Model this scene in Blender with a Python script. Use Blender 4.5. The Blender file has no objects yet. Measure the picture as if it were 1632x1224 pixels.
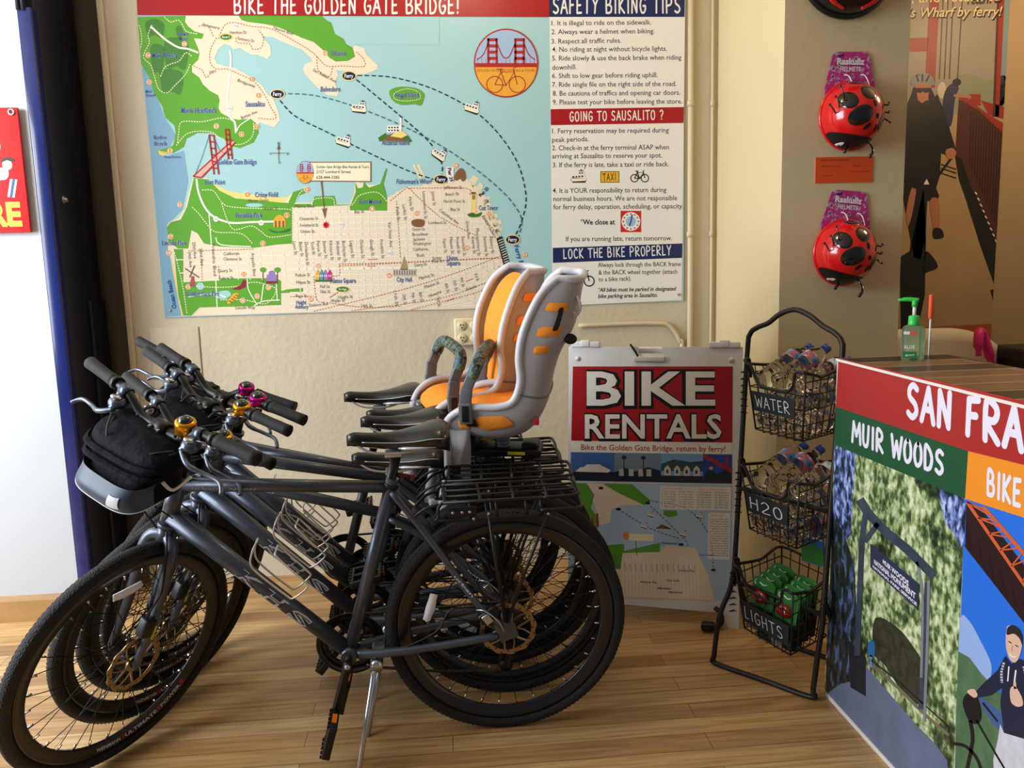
import bpy, bmesh, math, random
from mathutils import Vector, Matrix, Quaternion
random.seed(7)
SC = bpy.context.scene
COL = SC.collection
R_ = math.radians

# ------------------------------------------------------------------ camera
FOC = 1350.0                                   # focal length in pixels of the 1632 x 1224 frame
CAM = Vector((0, 0, 1.374))
CR = Matrix(((0.9954943, 0.0395277, -0.0861896), (-0.091073, 0.1455382, -0.9851519), (-0.0263969, 0.9885627, 0.1484824)))
cd = bpy.data.cameras.new('camera'); cam = bpy.data.objects.new('camera', cd); COL.objects.link(cam)
cam.matrix_world = Matrix.Translation(CAM) @ CR.to_4x4()
cd.sensor_fit = 'HORIZONTAL'; cd.sensor_width = 36.0; cd.lens = FOC / 1632 * 36.0; cd.clip_start = 0.02
SC.camera = cam

# ------------------------------------------------------------------ light
w = bpy.data.worlds.new('world'); SC.world = w; w.use_nodes = True
w.node_tree.nodes['Background'].inputs[0].default_value = (0.80, 0.88, 1.0, 1)
w.node_tree.nodes['Background'].inputs[1].default_value = 0.13
def area(name, loc, target, sx, sy, power, col):
    l = bpy.data.lights.new(name, 'AREA'); l.shape = 'RECTANGLE'; l.size = sx; l.size_y = sy; l.energy = power; l.color = col
    o = bpy.data.objects.new(name, l); COL.objects.link(o); o.location = loc
    o.rotation_euler = (Vector(target) - Vector(loc)).to_track_quat('-Z', 'Y').to_euler(); return o
area('shopfront_daylight', (-3.3, 1.75, 1.75), (0.6, 2.75, 1.05), 1.9, 2.0, 158, (0.84, 0.92, 1.0))
area('doorway_daylight', (-2.6, 2.5, 2.15), (-1.8, 3.4, 1.75), 0.6, 0.6, 17, (1.0, 0.92, 0.76))
def bulb(name, loc, power, col, r=0.05):
    l = bpy.data.lights.new(name, 'POINT'); l.energy = power; l.color = col; l.shadow_soft_size = r
    o = bpy.data.objects.new(name, l); COL.objects.link(o); o.location = loc; return o
bulb('ceiling_bulb', (0.2, 2.75, 2.8), 13, (1.0, 0.80, 0.55), 0.12)
bulb('counter_bulb', (2.75, 3.1, 2.5), 22, (1.0, 0.72, 0.42), 0.1)
SC.view_settings.view_transform = 'Standard'; SC.view_settings.look = 'None'
SC.view_settings.exposure = 0.12; SC.view_settings.gamma = 1.0; SC.view_settings.use_curve_mapping = False
# ------------------------------------------------------------------ helpers
def lin(c):
    return tuple(((v / 255) / 12.92 if v / 255 <= 0.04045 else ((v / 255 + 0.055) / 1.055) ** 2.4) for v in c)
MATS = {}
def mat(name, rgb, rough=0.5, metal=0.0, spec=0.5, noise=0.0, nscale=20, bump=0.0, bscale=60, coat=0.0, trans=0.0, ior=1.45, alpha=1.0):
    if name in MATS: return MATS[name]
    m = bpy.data.materials.new(name); m.use_nodes = True; nt = m.node_tree; b = nt.nodes['Principled BSDF']
    c = lin(rgb) + (1,)
    b.inputs['Base Color'].default_value = c; b.inputs['Roughness'].default_value = rough; b.inputs['Metallic'].default_value = metal
    b.inputs['Specular IOR Level'].default_value = spec; b.inputs['Coat Weight'].default_value = coat
    b.inputs['Transmission Weight'].default_value = trans; b.inputs['IOR'].default_value = ior; b.inputs['Alpha'].default_value = alpha
    if noise or bump:
        tc = nt.nodes.new('ShaderNodeTexCoord')
    if noise:
        n = nt.nodes.new('ShaderNodeTexNoise'); n.inputs['Scale'].default_value = nscale; n.inputs['Detail'].default_value = 5
        nt.links.new(tc.outputs['Object'], n.inputs['Vector'])
        r = nt.nodes.new('ShaderNodeValToRGB'); r.color_ramp.elements[0].position = 0.3; r.color_ramp.elements[1].position = 0.7
        r.color_ramp.elements[0].color = tuple(v * (1 - noise) for v in c[:3]) + (1,); r.color_ramp.elements[1].color = tuple(min(1, v * (1 + noise)) for v in c[:3]) + (1,)
        nt.links.new(n.outputs[0], r.inputs[0]); nt.links.new(r.outputs[0], b.inputs['Base Color'])
    if bump:
        n = nt.nodes.new('ShaderNodeTexNoise'); n.inputs['Scale'].default_value = bscale; n.inputs['Detail'].default_value = 4
        nt.links.new(tc.outputs['Object'], n.inputs['Vector'])
        k = nt.nodes.new('ShaderNodeBump'); k.inputs['Strength'].default_value = bump; k.inputs['Distance'].default_value = 0.01
        nt.links.new(n.outputs[0], k.inputs['Height']); nt.links.new(k.outputs[0], b.inputs['Normal'])
    MATS[name] = m; return m
def ramp_mat(name, stops, scale, detail=6, rough=0.4, stretch=(1, 1, 1), distort=0.0, big=0):
    if name in MATS: return MATS[name]
    m = bpy.data.materials.new(name); m.use_nodes = True; nt = m.node_tree; b = nt.nodes['Principled BSDF']
    tc = nt.nodes.new('ShaderNodeTexCoord'); mp = nt.nodes.new('ShaderNodeMapping'); mp.inputs['Scale'].default_value = stretch
    n = nt.nodes.new('ShaderNodeTexNoise'); n.inputs['Scale'].default_value = scale; n.inputs['Detail'].default_value = detail
    n.inputs['Distortion'].default_value = distort
    r = nt.nodes.new('ShaderNodeValToRGB'); cr = r.color_ramp
    while len(cr.elements) < len(stops): cr.elements.new(0.5)
    for e, (p, c) in zip(cr.elements, stops): e.position = p; e.color = lin(c) + (1,)
    nt.links.new(tc.outputs['Object'], mp.inputs[0]); nt.links.new(mp.outputs[0], n.inputs['Vector'])
    if big:                                        # clumps: a second, coarse noise shifts the fine one
        n2 = nt.nodes.new('ShaderNodeTexNoise'); n2.inputs['Scale'].default_value = big; n2.inputs['Detail'].default_value = 3; nt.links.new(tc.outputs['Object'], n2.inputs['Vector'])
        mx = nt.nodes.new('ShaderNodeMix'); mx.inputs[0].default_value = 0.5; nt.links.new(n.outputs[0], mx.inputs[2]); nt.links.new(n2.outputs[0], mx.inputs[3]); nt.links.new(mx.outputs[0], r.inputs[0])
    else: nt.links.new(n.outputs[0], r.inputs[0])
    nt.links.new(r.outputs[0], b.inputs['Base Color']); b.inputs['Roughness'].default_value = rough
    MATS[name] = m; return m

class MB:
    """collects shapes; build() links them as one mesh object"""
    def __init__(s): s.v = []; s.f = []; s.mi = []; s.sm = []; s.cur = 0; s.mats = []; s.smooth = True
    def use(s, m):
        if m not in s.mats: s.mats.append(m)
        s.cur = s.mats.index(m); return s
    def add(s, vs, fs, smooth=None):
        o = len(s.v); s.v += [tuple(p) for p in vs]
        for f in fs: s.f.append([o + i for i in f]); s.mi.append(s.cur); s.sm.append(s.smooth if smooth is None else smooth)
    def tube(s, pts, r, n=10, closed=False, cap=True):
        P = [Vector(p) for p in pts]; N = len(P)
        rr = r if isinstance(r, (list, tuple)) else [r] * N
        T = []
        for i in range(N):
            a = P[(i - 1) % N] if (closed or i > 0) else P[i]; b = P[(i + 1) % N] if (closed or i < N - 1) else P[i]
            d = b - a; T.append(d.normalized() if d.length > 1e-9 else Vector((0, 0, 1)))
        ref = Vector((0, 0, 1)) if abs(T[0].z) < 0.9 else Vector((1, 0, 0))
        u = T[0].cross(ref).normalized(); vs = []
        for i in range(N):
            if i > 0: u = (T[i - 1].rotation_difference(T[i]) @ u)
            u = (u - T[i] * u.dot(T[i])).normalized(); w_ = T[i].cross(u)
            for k in range(n):
                a = 2 * math.pi * k / n; vs.append(P[i] + (u * math.cos(a) + w_ * math.sin(a)) * rr[i])
        fs = []
        for i in range(N if closed else N - 1):
            j = (i + 1) % N
            off = 0
            if closed and j == 0:
                best = min(range(n), key=lambda q: (vs[q] - vs[i * n]).length); off = best
            for k in range(n): fs.append([i * n + k, i * n + (k + 1) % n, j * n + (k + 1 + off) % n, j * n + (k + off) % n])
        s.add(vs, fs)
        if cap and not closed:
            s.add(vs[:n], [list(range(n))[::-1]], False); s.add(vs[-n:], [list(range(n))], False)
    def box(s, c, size, M=None, bev=0.0):
        hx, hy, hz = [v / 2 for v in size]; c = Vector(c); M = M or Matrix.Identity(3)
        if bev <= 0:
            vs = [c + M @ Vector((x, y, z)) for x in (-hx, hx) for y in (-hy, hy) for z in (-hz, hz)]
            s.add(vs, [[0, 1, 3, 2], [4, 6, 7, 5], [0, 4, 5, 1], [2, 3, 7, 6], [0, 2, 6, 4], [1, 5, 7, 3]], False)
        else:
            bm = bmesh.new(); bmesh.ops.create_cube(bm, size=1)
            for v in bm.verts: v.co = Vector((v.co.x * size[0], v.co.y * size[1], v.co.z * size[2]))
            bmesh.ops.bevel(bm, geom=bm.edges[:], offset=min(bev, min(size) * 0.49), segments=3, affect='EDGES', profile=0.5)
            bm.verts.index_update()
            s.add([c + M @ v.co for v in bm.verts], [[v.index for v in f.verts] for f in bm.faces], True); bm.free()
    def lathe(s, prof, M=None, n=24, closed=False):
        M = M or Matrix.Identity(4); vs = []; fs = []; L = len(prof)
        for k in range(n):
            a = 2 * math.pi * k / n
            for r, z in prof: vs.append(M @ Vector((r * math.cos(a), r * math.sin(a), z)))
        for k in range(n):
            q = (k + 1) % n
            for i in range(L if closed else L - 1):
                j = (i + 1) % L; fs.append([k * L + i, q * L + i, q * L + j, k * L + j])
        s.add(vs, fs)
    def ball(s, c, r, M=None, n=16):
        rx, ry, rz = r if isinstance(r, (tuple, list)) else (r, r, r); c = Vector(c); M = M or Matrix.Identity(3)
        m = n // 2; vs = []; fs = []
        for i in range(m + 1):
            t = math.pi * i / m
            for k in range(n):
                a = 2 * math.pi * k / n
                vs.append(c + M @ Vector((rx * math.sin(t) * math.cos(a), ry * math.sin(t) * math.sin(a), rz * math.cos(t))))
        for i in range(m):
            for k in range(n): fs.append([i * n + k, (i + 1) * n + k, (i + 1) * n + (k + 1) % n, i * n + (k + 1) % n])
        s.add(vs, fs)
    def prism(s, poly, h, M, bevel=0):
        """poly in local xy, extruded to z = h, placed by the 4x4 M"""
        n = len(poly); vs = [M @ Vector((x, y, 0)) for x, y in poly] + [M @ Vector((x, y, h)) for x, y in poly]
        s.add(vs, [list(range(n))[::-1], list(range(n, 2 * n))] + [[i, (i + 1) % n, n + (i + 1) % n, n + i] for i in range(n)], False)
    def grid(s, fn, nu, nv, closed_u=False):
        vs = [fn(i / (nu if closed_u else nu - 1), j / (nv - 1)) for i in range(nu) for j in range(nv)]; fs = []
        for i in range(nu if closed_u else nu - 1):
            for j in range(nv - 1): q = (i + 1) % nu; fs.append([i * nv + j, q * nv + j, q * nv + j + 1, i * nv + j + 1])
        s.add(vs, fs)
    def build(s, name, m=None, parent=None, M=None, clean=True):
        me = bpy.data.meshes.new(name); me.from_pydata(s.v, [], s.f)
        for mm in ([m] if m else s.mats): me.materials.append(mm)
        if not m: me.polygons.foreach_set('material_index', s.mi)
        me.polygons.foreach_set('use_smooth', s.sm)
        me.update()
        if clean:
            bm = bmesh.new(); bm.from_mesh(me); bmesh.ops.remove_doubles(bm, verts=bm.verts, dist=1e-6)
            bmesh.ops.recalc_face_normals(bm, faces=bm.faces); bm.to_mesh(me); bm.free()
        o = bpy.data.objects.new(name, me); COL.objects.link(o)
        if parent is not None: o.parent = parent
        if M is not None:
            if parent is None: o.matrix_world = M
            else: o.matrix_local = M
        return o
def tag(o, label=None, cat=None, group=None, kind=None):
    if label: o['label'] = label
    if cat: o['category'] = cat
    if group: o['group'] = group
    if kind: o['kind'] = kind
    return o
def empty(name, M=None, label=None, cat=None, group=None):
    o = bpy.data.objects.new(name, None); COL.objects.link(o); o.empty_display_size = 0.1
    if M is not None: o.matrix_world = M
    return tag(o, label, cat, group)
def kids(o): return [c for c in COL.objects if c.parent == o]
def copy_tree(o, parent=None):
    c = o.copy(); COL.objects.link(c)
    if parent is not None: c.parent = parent
    for ch in kids(o): copy_tree(ch, c)
    return c
def basis(o, x, y, z):
    return Matrix(((x[0], y[0], z[0], o[0]), (x[1], y[1], z[1], o[1]), (x[2], y[2], z[2], o[2]), (0, 0, 0, 1)))
def axis_to(a, b):
    """4x4 whose z runs from a towards b, origin a"""
    a = Vector(a); d = (Vector(b) - a).normalized(); return Matrix.Translation(a) @ d.to_track_quat('Z', 'Y').to_matrix().to_4x4()
def spline(pts, k=6, closed=False):
    P = [Vector(p) for p in pts]; n = len(P); out = []
    for i in range(n if closed else n - 1):
        p0 = P[(i - 1) % n] if closed or i > 0 else P[i]; p1 = P[i]; p2 = P[(i + 1) % n]; p3 = P[(i + 2) % n] if closed or i < n - 2 else p2
        for j in range(k):
            t = j / k; out.append(0.5 * ((2 * p1) + (p2 - p0) * t + (2 * p0 - 5 * p1 + 4 * p2 - p3) * t * t + (3 * p1 - p0 - 3 * p2 + p3) * t ** 3))
    if not closed: out.append(P[-1])
    return out
# ---- lettering
_TX = {}
def glyphs(text, bold=0.0, italic=0.0):
    """flat outline mesh of a text in the built-in typeface: (verts, faces, width, cap height)"""
    k = (text, bold, italic)
    if k not in _TX:
        c = bpy.data.curves.new('t', 'FONT'); c.body = text; c.offset = bold; c.shear = italic; c.resolution_u = 2; c.fill_mode = 'FRONT'
        o = bpy.data.objects.new('t', c); COL.objects.link(o); me = bpy.data.meshes.new_from_object(o)
        vs = [v.co.to_2d() for v in me.vertices]; fs = [list(p.vertices) for p in me.polygons]
        bpy.data.objects.remove(o); bpy.data.meshes.remove(me); bpy.data.curves.remove(c)
        if vs:
            x0 = min(v.x for v in vs); x1 = max(v.x for v in vs); vs = [Vector((v.x - x0, v.y)) for v in vs]
        else: x0 = x1 = 0
        _TX[k] = (vs, fs, x1 - x0, 0.729)
    return _TX[k]
HAND = {  # brush / chalk capitals as strokes in a 0..1 box
 'A': [[(0, 0), (.5, 1), (.95, 0)], [(.18, .36), (.8, .36)]], 'B': [[(.1, 0), (.1, 1), (.6, .97), (.72, .78), (.55, .56), (.12, .52)], [(.5, .54), (.85, .4), (.8, .1), (.5, 0), (.1, .01)]],
 'C': [[(.85, .85), (.6, 1), (.25, .85), (.1, .5), (.25, .12), (.6, 0), (.9, .12)]], 'D': [[(.1, 0), (.1, 1), (.55, .92), (.88, .55), (.75, .15), (.45, 0), (.1, 0)]],
 'E': [[(.85, 1), (.12, .97), (.1, 0), (.85, .02)], [(.1, .5), (.7, .53)]], 'F': [[(.85, 1), (.15, .96), (.1, 0)], [(.12, .52), (.7, .55)]],
 'G': [[(.85, .88), (.55, 1), (.22, .82), (.1, .45), (.28, .06), (.62, 0), (.86, .2), (.86, .45), (.55, .45)]], 'H': [[(.1, 0), (.12, 1)], [(.85, 0), (.85, 1)], [(.1, .5), (.85, .52)]],
 'I': [[(.5, 0), (.5, 1)]], 'K': [[(.12, 0), (.12, 1)], [(.82, 1), (.14, .46), (.88, 0)]], 'L': [[(.15, 1), (.12, 0), (.82, .03)]],
 'M': [[(.02, 0), (.15, 1), (.5, .35), (.85, 1), (.98, 0)]], 'N': [[(.1, 0), (.12, 1), (.82, .02), (.85, 1)]], 'O': [[(.5, 1), (.2, .85), (.08, .45), (.25, .06), (.55, 0), (.85, .2), (.9, .6), (.75, .92), (.5, 1)]],
 'P': [[(.1, 0), (.12, 1), (.65, .95), (.85, .74), (.65, .52), (.14, .46)]], 'R': [[(.1, 0), (.12, 1), (.65, .95), (.8, .74), (.6, .54), (.14, .48), (.88, 0)]],
 'S': [[(.82, .9), (.5, 1), (.2, .86), (.22, .62), (.7, .42), (.82, .18), (.5, 0), (.12, .1)]], 'T': [[(.02, .97), (.98, 1)], [(.5, .98), (.48, 0)]],
 'U': [[(.1, 1), (.12, .25), (.4, 0), (.75, .15), (.86, 1)]], 'V': [[(.02, 1), (.48, 0), (.95, 1)]], 'W': [[(.0, 1), (.24, 0), (.5, .75), (.76, 0), (1, 1)]], 'X': [[(.05, 1), (.92, 0)], [(.9, 1), (.05, 0)]], 'Y': [[(.05, 1), (.48, .5), (.92, 1)], [(.48, .5), (.4, 0)]],
 '!': [[(.5, 1), (.48, .32)], [(.47, .02), (.47, .06)]], '?': [[(.15, .85), (.45, 1), (.8, .82), (.72, .6), (.48, .42), (.46, .28)], [(.45, .02), (.45, .06)]], '2': [[(.1, .8), (.4, 1), (.8, .85), (.75, .55), (.08, 0), (.9, .03)]],
 "'": [[(.5, 1), (.45, .75)]], '1': [[(.5, 1), (.5, 0)]]}
WIDE = {'I': .42, '!': .42, 'M': 1.25, 'W': 1.3, ' ': .55, "'": .3, 'L': .85, 'E': .85, 'F': .85}
def hand(text, thick):
    """strokes -> ribbons with mitred bends and round ends, in units of the cap height; z = stacking step where strokes cross"""
    vs = []; fs = []; x = 0.0; sx = 0.62; n = 6; h = thick / 2
    for ch in text:
        wd = WIDE.get(ch, 1.0) * sx; lay = 0
        for st in HAND.get(ch, []):
            P = [Vector((x + a * wd, b)) for a, b in st]
            if len(P) > 3 and ch not in 'MWNKEF': P = [Vector((q.x, q.y)) for q in spline([(p.x, p.y, 0) for p in P], 4)]
            P = [p for k, p in enumerate(P) if k == 0 or (p - P[k - 1]).length > 1e-5]
            L = []; R = []; D_ = [(b - a).normalized() for a, b in zip(P, P[1:])]
            def put(pts, z): o = len(vs); vs.extend([Vector((p.x, p.y, z)) for p in pts]); return o
            for k in range(len(D_)):           # each run between sharp bends is one ribbon
                pass
            runs = [[0]]
            for k in range(1, len(P)):
                runs[-1].append(k)
                if k < len(P) - 1 and D_[k - 1].dot(D_[k]) < .6: runs.append([k])
            for rn in runs:
                lay += 1; o = len(vs); pts = []
                for q, k in enumerate(rn):
                    d = D_[rn[0]] if q == 0 else (D_[rn[-1] - 1] if q == len(rn) - 1 else (D_[k - 1] + D_[k]).normalized()); m = Vector((-d.y, d.x)) * h; pts += [P[k] + m, P[k] - m]
                put(pts, lay)
                for q in range(len(rn) - 1): fs.append([o + 2 * q, o + 2 * q + 1, o + 2 * q + 3, o + 2 * q + 2])
                for k, d in ((rn[0], -D_[rn[0]]), (rn[-1], D_[rn[-1] - 1])):
                    m = Vector((-d.y, d.x)); o = put([P[k] + m * h * math.cos(math.pi * t / n) + d * h * math.sin(math.pi * t / n) for t in range(n + 1)], lay); fs.append(list(range(o, o + n + 1)))
        x += wd + 0.17
    return vs, fs, x - 0.17, 1.0
def photo_ray(px, py): return CR @ Vector((px - 816, -(py - 612), -FOC))
class Art:
    """flat print on a plane; its outlines were measured on the photograph and are laid onto the real plane"""
    def __init__(s, o, n):
        s.o = Vector(o); s.n = Vector(n).normalized()
        if s.n.dot(CAM - s.o) < 0: s.n = -s.n
        s.mb = MB(); s.mb.smooth = False; s.lv = 1
    def at(s, px, py, lift=0.0):
        d = photo_ray(px, py); t = (s.o + s.n * lift - CAM).dot(s.n) / d.dot(s.n); return CAM + d * t
    def _l(s): return s.lv * 0.00018
    def poly(s, m, pts, smooth=0, lv=None):
        if lv: s.lv = lv
        if smooth: pts = [(p.x, p.y) for p in spline([(a, b, 0) for a, b in pts], smooth, True)]
        s.mb.use(m); s.mb.add([s.at(x, y, s._l()) for x, y in pts], [list(range(len(pts)))])
    def rect(s, m, x0, y0, x1, y1, lv=None): s.poly(m, [(x0, y0), (x1, y0), (x1, y1), (x0, y1)], 0, lv)
    def disc(s, m, x, y, rx, ry=None, n=20, lv=None):
        ry = ry or rx; s.poly(m, [(x + rx * math.cos(2 * math.pi * i / n), y + ry * math.sin(2 * math.pi * i / n)) for i in range(n)], 0, lv)
    def line(s, m, pts, w_, smooth=0, dash=None, closed=False, lv=None):
        if lv: s.lv = lv
        if smooth: pts = [(p.x, p.y) for p in spline([(a, b, 0) for a, b in pts], smooth, closed)]
        if closed: pts = list(pts) + [pts[0]]
        s.mb.use(m); P = [Vector(p) for p in pts]
        if not dash:
            L = [];
            for i, p in enumerate(P):
                a = P[max(0, i - 1)]; b = P[min(len(P) - 1, i + 1)]; d = (b - a)
                if d.length < 1e-6: d = Vector((1, 0))
                d.normalize(); L.append((p + Vector((-d.y, d.x)) * w_ / 2, p - Vector((-d.y, d.x)) * w_ / 2))
            vs = [s.at(q.x, q.y, s._l()) for pr in L for q in pr]
            s.mb.add(vs, [[2 * i, 2 * i + 1, 2 * i + 3, 2 * i + 2] for i in range(len(P) - 1)]); return
        on, off = dash; tot = 0.0; cyc = on + off
        for a, b in zip(P, P[1:]):
            L = (b - a).length
            if L < 1e-6: continue
            d = (b - a) / L; q = Vector((-d.y, d.x)) * w_ / 2; t = 0.0
            while t < L:
                ph = (tot + t) % cyc
                if ph < on:
                    e = min(L, t + on - ph); A = a + d * t; B = a + d * e
                    s.mb.add([s.at(z.x, z.y, s._l()) for z in (A + q, A - q, B - q, B + q)], [[0, 1, 2, 3]]); t = e + 1e-4
                else: t += cyc - ph + 1e-4
            tot += L
    def text(s, m, txt, x0, y0, x1, y1, h0, h1=None, bold=0.0, italic=0.0, handw=None, lv=None, updir=None):
        """baseline from (x0,y0) to (x1,y1); cap height h0 at the start, h1 at the end"""
        if lv: s.lv = lv
        h1 = h1 or h0
        vs, fs, W, H = hand(txt, handw) if handw else glyphs(txt, bold, italic)
        if not fs: return
        d = Vector((x1 - x0, y1 - y0)); ln = d.length
        up = Vector(updir) if updir else Vector((d.y, -d.x)) / ln
        out = []
        for v in vs:
            u = v.x / W
            if h1 != h0:                      # perspective spacing
                k = h1 / h0; u = u / (u + (1 - u) * k) if abs(k - 1) > 1e-3 else u
            p = Vector((x0, y0)) + d * u + up * (v.y / H * (h0 + (h1 - h0) * u)); out.append(s.at(p.x, p.y, s._l() + (v.z * 0.00005 if len(v) > 2 else 0)))
        s.mb.use(m); s.mb.add(out, fs)
    def build(s, name, parent=None):
        return s.mb.build(name, None, parent, clean=False)
# ------------------------------------------------------------------ the setting
WALL_Y = 3.68
m_wall = mat('wall_paint', (206, 193, 168), 0.55, bump=0.25, bscale=45, noise=0.05, nscale=3)
m_col = mat('column_paint', (215, 198, 158), 0.6, bump=0.10, bscale=30)
m_dark = mat('recess_shaded', (120, 108, 90), 0.7, bump=0.2, bscale=40)  # wall colour darkened: the shade of the recess is put into it
m_white = mat('white_wall_paint', (196, 201, 208), 0.5)
m_navy = mat('navy_gloss', (22, 34, 98), 0.22, coat=0.3, noise=0.15, nscale=8)
m_navyd = mat('navy_shaded', (26, 28, 44), 0.5)  # darker copy of the post's navy, with the shade on its side painted in
def floor_mat():
    m = bpy.data.materials.new('oak_boards'); m.use_nodes = True; nt = m.node_tree; b = nt.nodes['Principled BSDF']; N = nt.nodes.new; K = nt.links.new
    tc = N('ShaderNodeTexCoord'); br = N('ShaderNodeTexBrick'); br.offset = 0.37; br.offset_frequency = 2
    br.inputs['Scale'].default_value = 1.0; br.inputs['Brick Width'].default_value = 1.15; br.inputs['Row Height'].default_value = 0.082
    br.inputs['Mortar Size'].default_value = 0.0009; br.inputs['Mortar Smooth'].default_value = 0.2; br.inputs['Bias'].default_value = 0.0
    br.inputs['Color1'].default_value = (0, 0, 0, 1); br.inputs['Color2'].default_value = (1, 1, 1, 1); br.inputs['Mortar'].default_value = (0.5, 0.5, 0.5, 1)
    K(tc.outputs['Object'], br.inputs['Vector'])
    r = N('ShaderNodeValToRGB'); cr = r.color_ramp; cr.elements[0].color = lin((164, 124, 78)) + (1,); cr.elements[1].color = lin((214, 178, 126)) + (1,)
    e = cr.elements.new(0.5); e.color = lin((192, 152, 100)) + (1,); K(br.outputs['Color'], r.inputs[0])
    mp = N('ShaderNodeMapping'); mp.inputs['Scale'].default_value = (2.2, 38, 1); K(tc.outputs['Object'], mp.inputs[0])
    n = N('ShaderNodeTexNoise'); n.inputs['Scale'].default_value = 1.6; n.inputs['Detail'].default_value = 8; n.inputs['Distortion'].default_value = 0.7; K(mp.outputs[0], n.inputs['Vector'])
    g = N('ShaderNodeValToRGB'); g.color_ramp.elements[0].position = 0.35; g.color_ramp.elements[0].color = (0.62, 0.55, 0.46, 1); g.color_ramp.elements[1].position = 0.62; g.color_ramp.elements[1].color = (1, 1, 1, 1)
    K(n.outputs[0], g.inputs[0])
    mx = N('ShaderNodeMix'); mx.data_type = 'RGBA'; mx.blend_type = 'MULTIPLY'; mx.inputs[0].default_value = 0.8; K(r.outputs[0], mx.inputs[6]); K(g.outputs[0], mx.inputs[7])
    m2 = N('ShaderNodeMix'); m2.data_type = 'RGBA'; m2.inputs[7].default_value = lin((84, 54, 28)) + (1,); K(br.outputs['Fac'], m2.inputs[0]); K(mx.outputs[2], m2.inputs[6])
    K(m2.outputs[2], b.inputs['Base Color']); b.inputs['Roughness'].default_value = 0.30; b.inputs['Specular IOR Level'].default_value = 0.4
    bp = N('ShaderNodeBump'); bp.inputs['Strength'].default_value = 0.15; bp.inputs['Distance'].default_value = 0.002; bp.invert = True
    K(br.outputs['Fac'], bp.inputs['Height']); K(bp.outputs[0], b.inputs['Normal']); return m
def slab(name, lo, hi, m, bev=0):
    b = MB(); c = [(a + d) / 2 for a, d in zip(lo, hi)]; b.box(c, [d - a for a, d in zip(lo, hi)], bev=bev)
    return tag(b.build(name, m), kind='structure')
slab('floor', (-3.6, -1.6, -0.05), (4.2, 6.2, 0), floor_mat())
slab('ceiling', (-3.6, -1.6, 3.0), (4.2, 6.2, 3.06), mat('ceiling_paint', (215, 205, 188), 0.8))
slab('wall_back', (-1.29, WALL_Y, 0), (1.80, 4.0, 3.0), m_wall)
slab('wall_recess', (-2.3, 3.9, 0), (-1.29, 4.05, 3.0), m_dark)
slab('wall_left', (-3.6, 3.40, 0.085), (-1.475, 3.47, 3.0), m_white)
m_sill = mat('pale_oak', (176, 136, 88), 0.4, noise=0.12, nscale=9)
slab('baseboard_left', (-3.6, 3.335, 0), (-1.475, 3.47, 0.085), m_sill)
slab('wall_column', (1.24, 2.98, 0), (1.695, WALL_Y + 0.1, 3.0), m_col)
slab('wall_right', (1.80, 3.95, 0), (4.2, 4.1, 3.0), mat('wall_warm_paint', (176, 152, 116), 0.6, bump=0.1, bscale=30))
slab('wall_side', (4.15, -1.6, 0), (4.25, 4.0, 3.0), m_wall)
slab('trim_1', (-1.29, WALL_Y - 0.015, 0), (-1.265, WALL_Y, 3.0), m_wall, 0.006)
# access panel let into the plaster below the map
slab('trim_2', (-1.20, WALL_Y - 0.006, 0.55), (-1.00, WALL_Y, 1.118), m_wall, 0.003)
# the steel guide post of the roller gate
b = MB(); b.use(m_navy); b.box((-1.451, 3.425, 1.16), (0.048, 0.05, 2.32), bev=0.003)
post = b.build('gate_post')
tag(post, 'tall navy steel gate post with shade-darkened channel beside the bright white wall', 'gate post')
b = MB(); b.box((-1.455, 3.64, 1.3), (0.038, 0.38, 2.6), bev=0.004); b.box((-1.434, 3.70, 1.3), (0.010, 0.02, 2.6)); b.build('channel', m_navyd, post)
b = MB(); b.box((-1.428, 3.74, 0.62), (0.018, 0.16, 1.24), bev=0.006); b.build('cover_plate', m_navyd, post)
b = MB(); b.lathe([(0, 0), (.017, 0), (.017, .008), (.009, .012), (.009, .02), (0, .02)], axis_to((-1.437, 3.53, 1.64), (-1.0, 3.53, 1.64)), 18)
b.build('lock_cylinder', mat('worn_steel', (150, 150, 150), 0.35, 0.9), post)
for k in range(2):
    b = MB(); b.tube([(-1.47 + k * .018, 3.40, 2.31), (-1.47 + k * .018, 3.40, 2.48)], 0.008); b.build('bolt_rod', m_navyd, post)
# painted conduits on the wall
m_pipe = mat('painted_pipe', (212, 197, 162), 0.4)
def conduit(name, x, r, label, z0=0.0):
    b = MB(); b.tube([(x, WALL_Y - r - .004, z0), (x + .004, WALL_Y - r - .004, 1.2), (x, WALL_Y - r - .004, 3.0)], r, 12)
    o = b.build(name, m_pipe)
    for z in (0.9, 1.45, 2.0, 2.5):
        c = MB(); c.tube([(x + .002, WALL_Y - r - .004, z - .012), (x + .002, WALL_Y - r - .004, z + .012)], r + .003, 12); c.build('pipe_strap', m_pipe, o)
    return tag(o, label, 'pipe')
conduit('wall_pipe', 1.115, 0.012, 'cream painted pipe running up along the edge of the tips poster')
conduit('wall_cable', 1.212, 0.006, 'thin cream painted cable conduit running up in the wall corner')
b = MB(); b.tube([(p.x, WALL_Y - .012, p.z) for p in spline([(0.62, 0, 1.068), (0.95, 0, 1.068), (1.03, 0, 1.05), (1.075, 0, .98), (1.085, 0, .9), (1.085, 0, .02)], 6)], 0.009, 10)
tag(b.build('bent_conduit', m_pipe), 'cream painted conduit bending down the wall behind the sandwich board', 'pipe')
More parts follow.
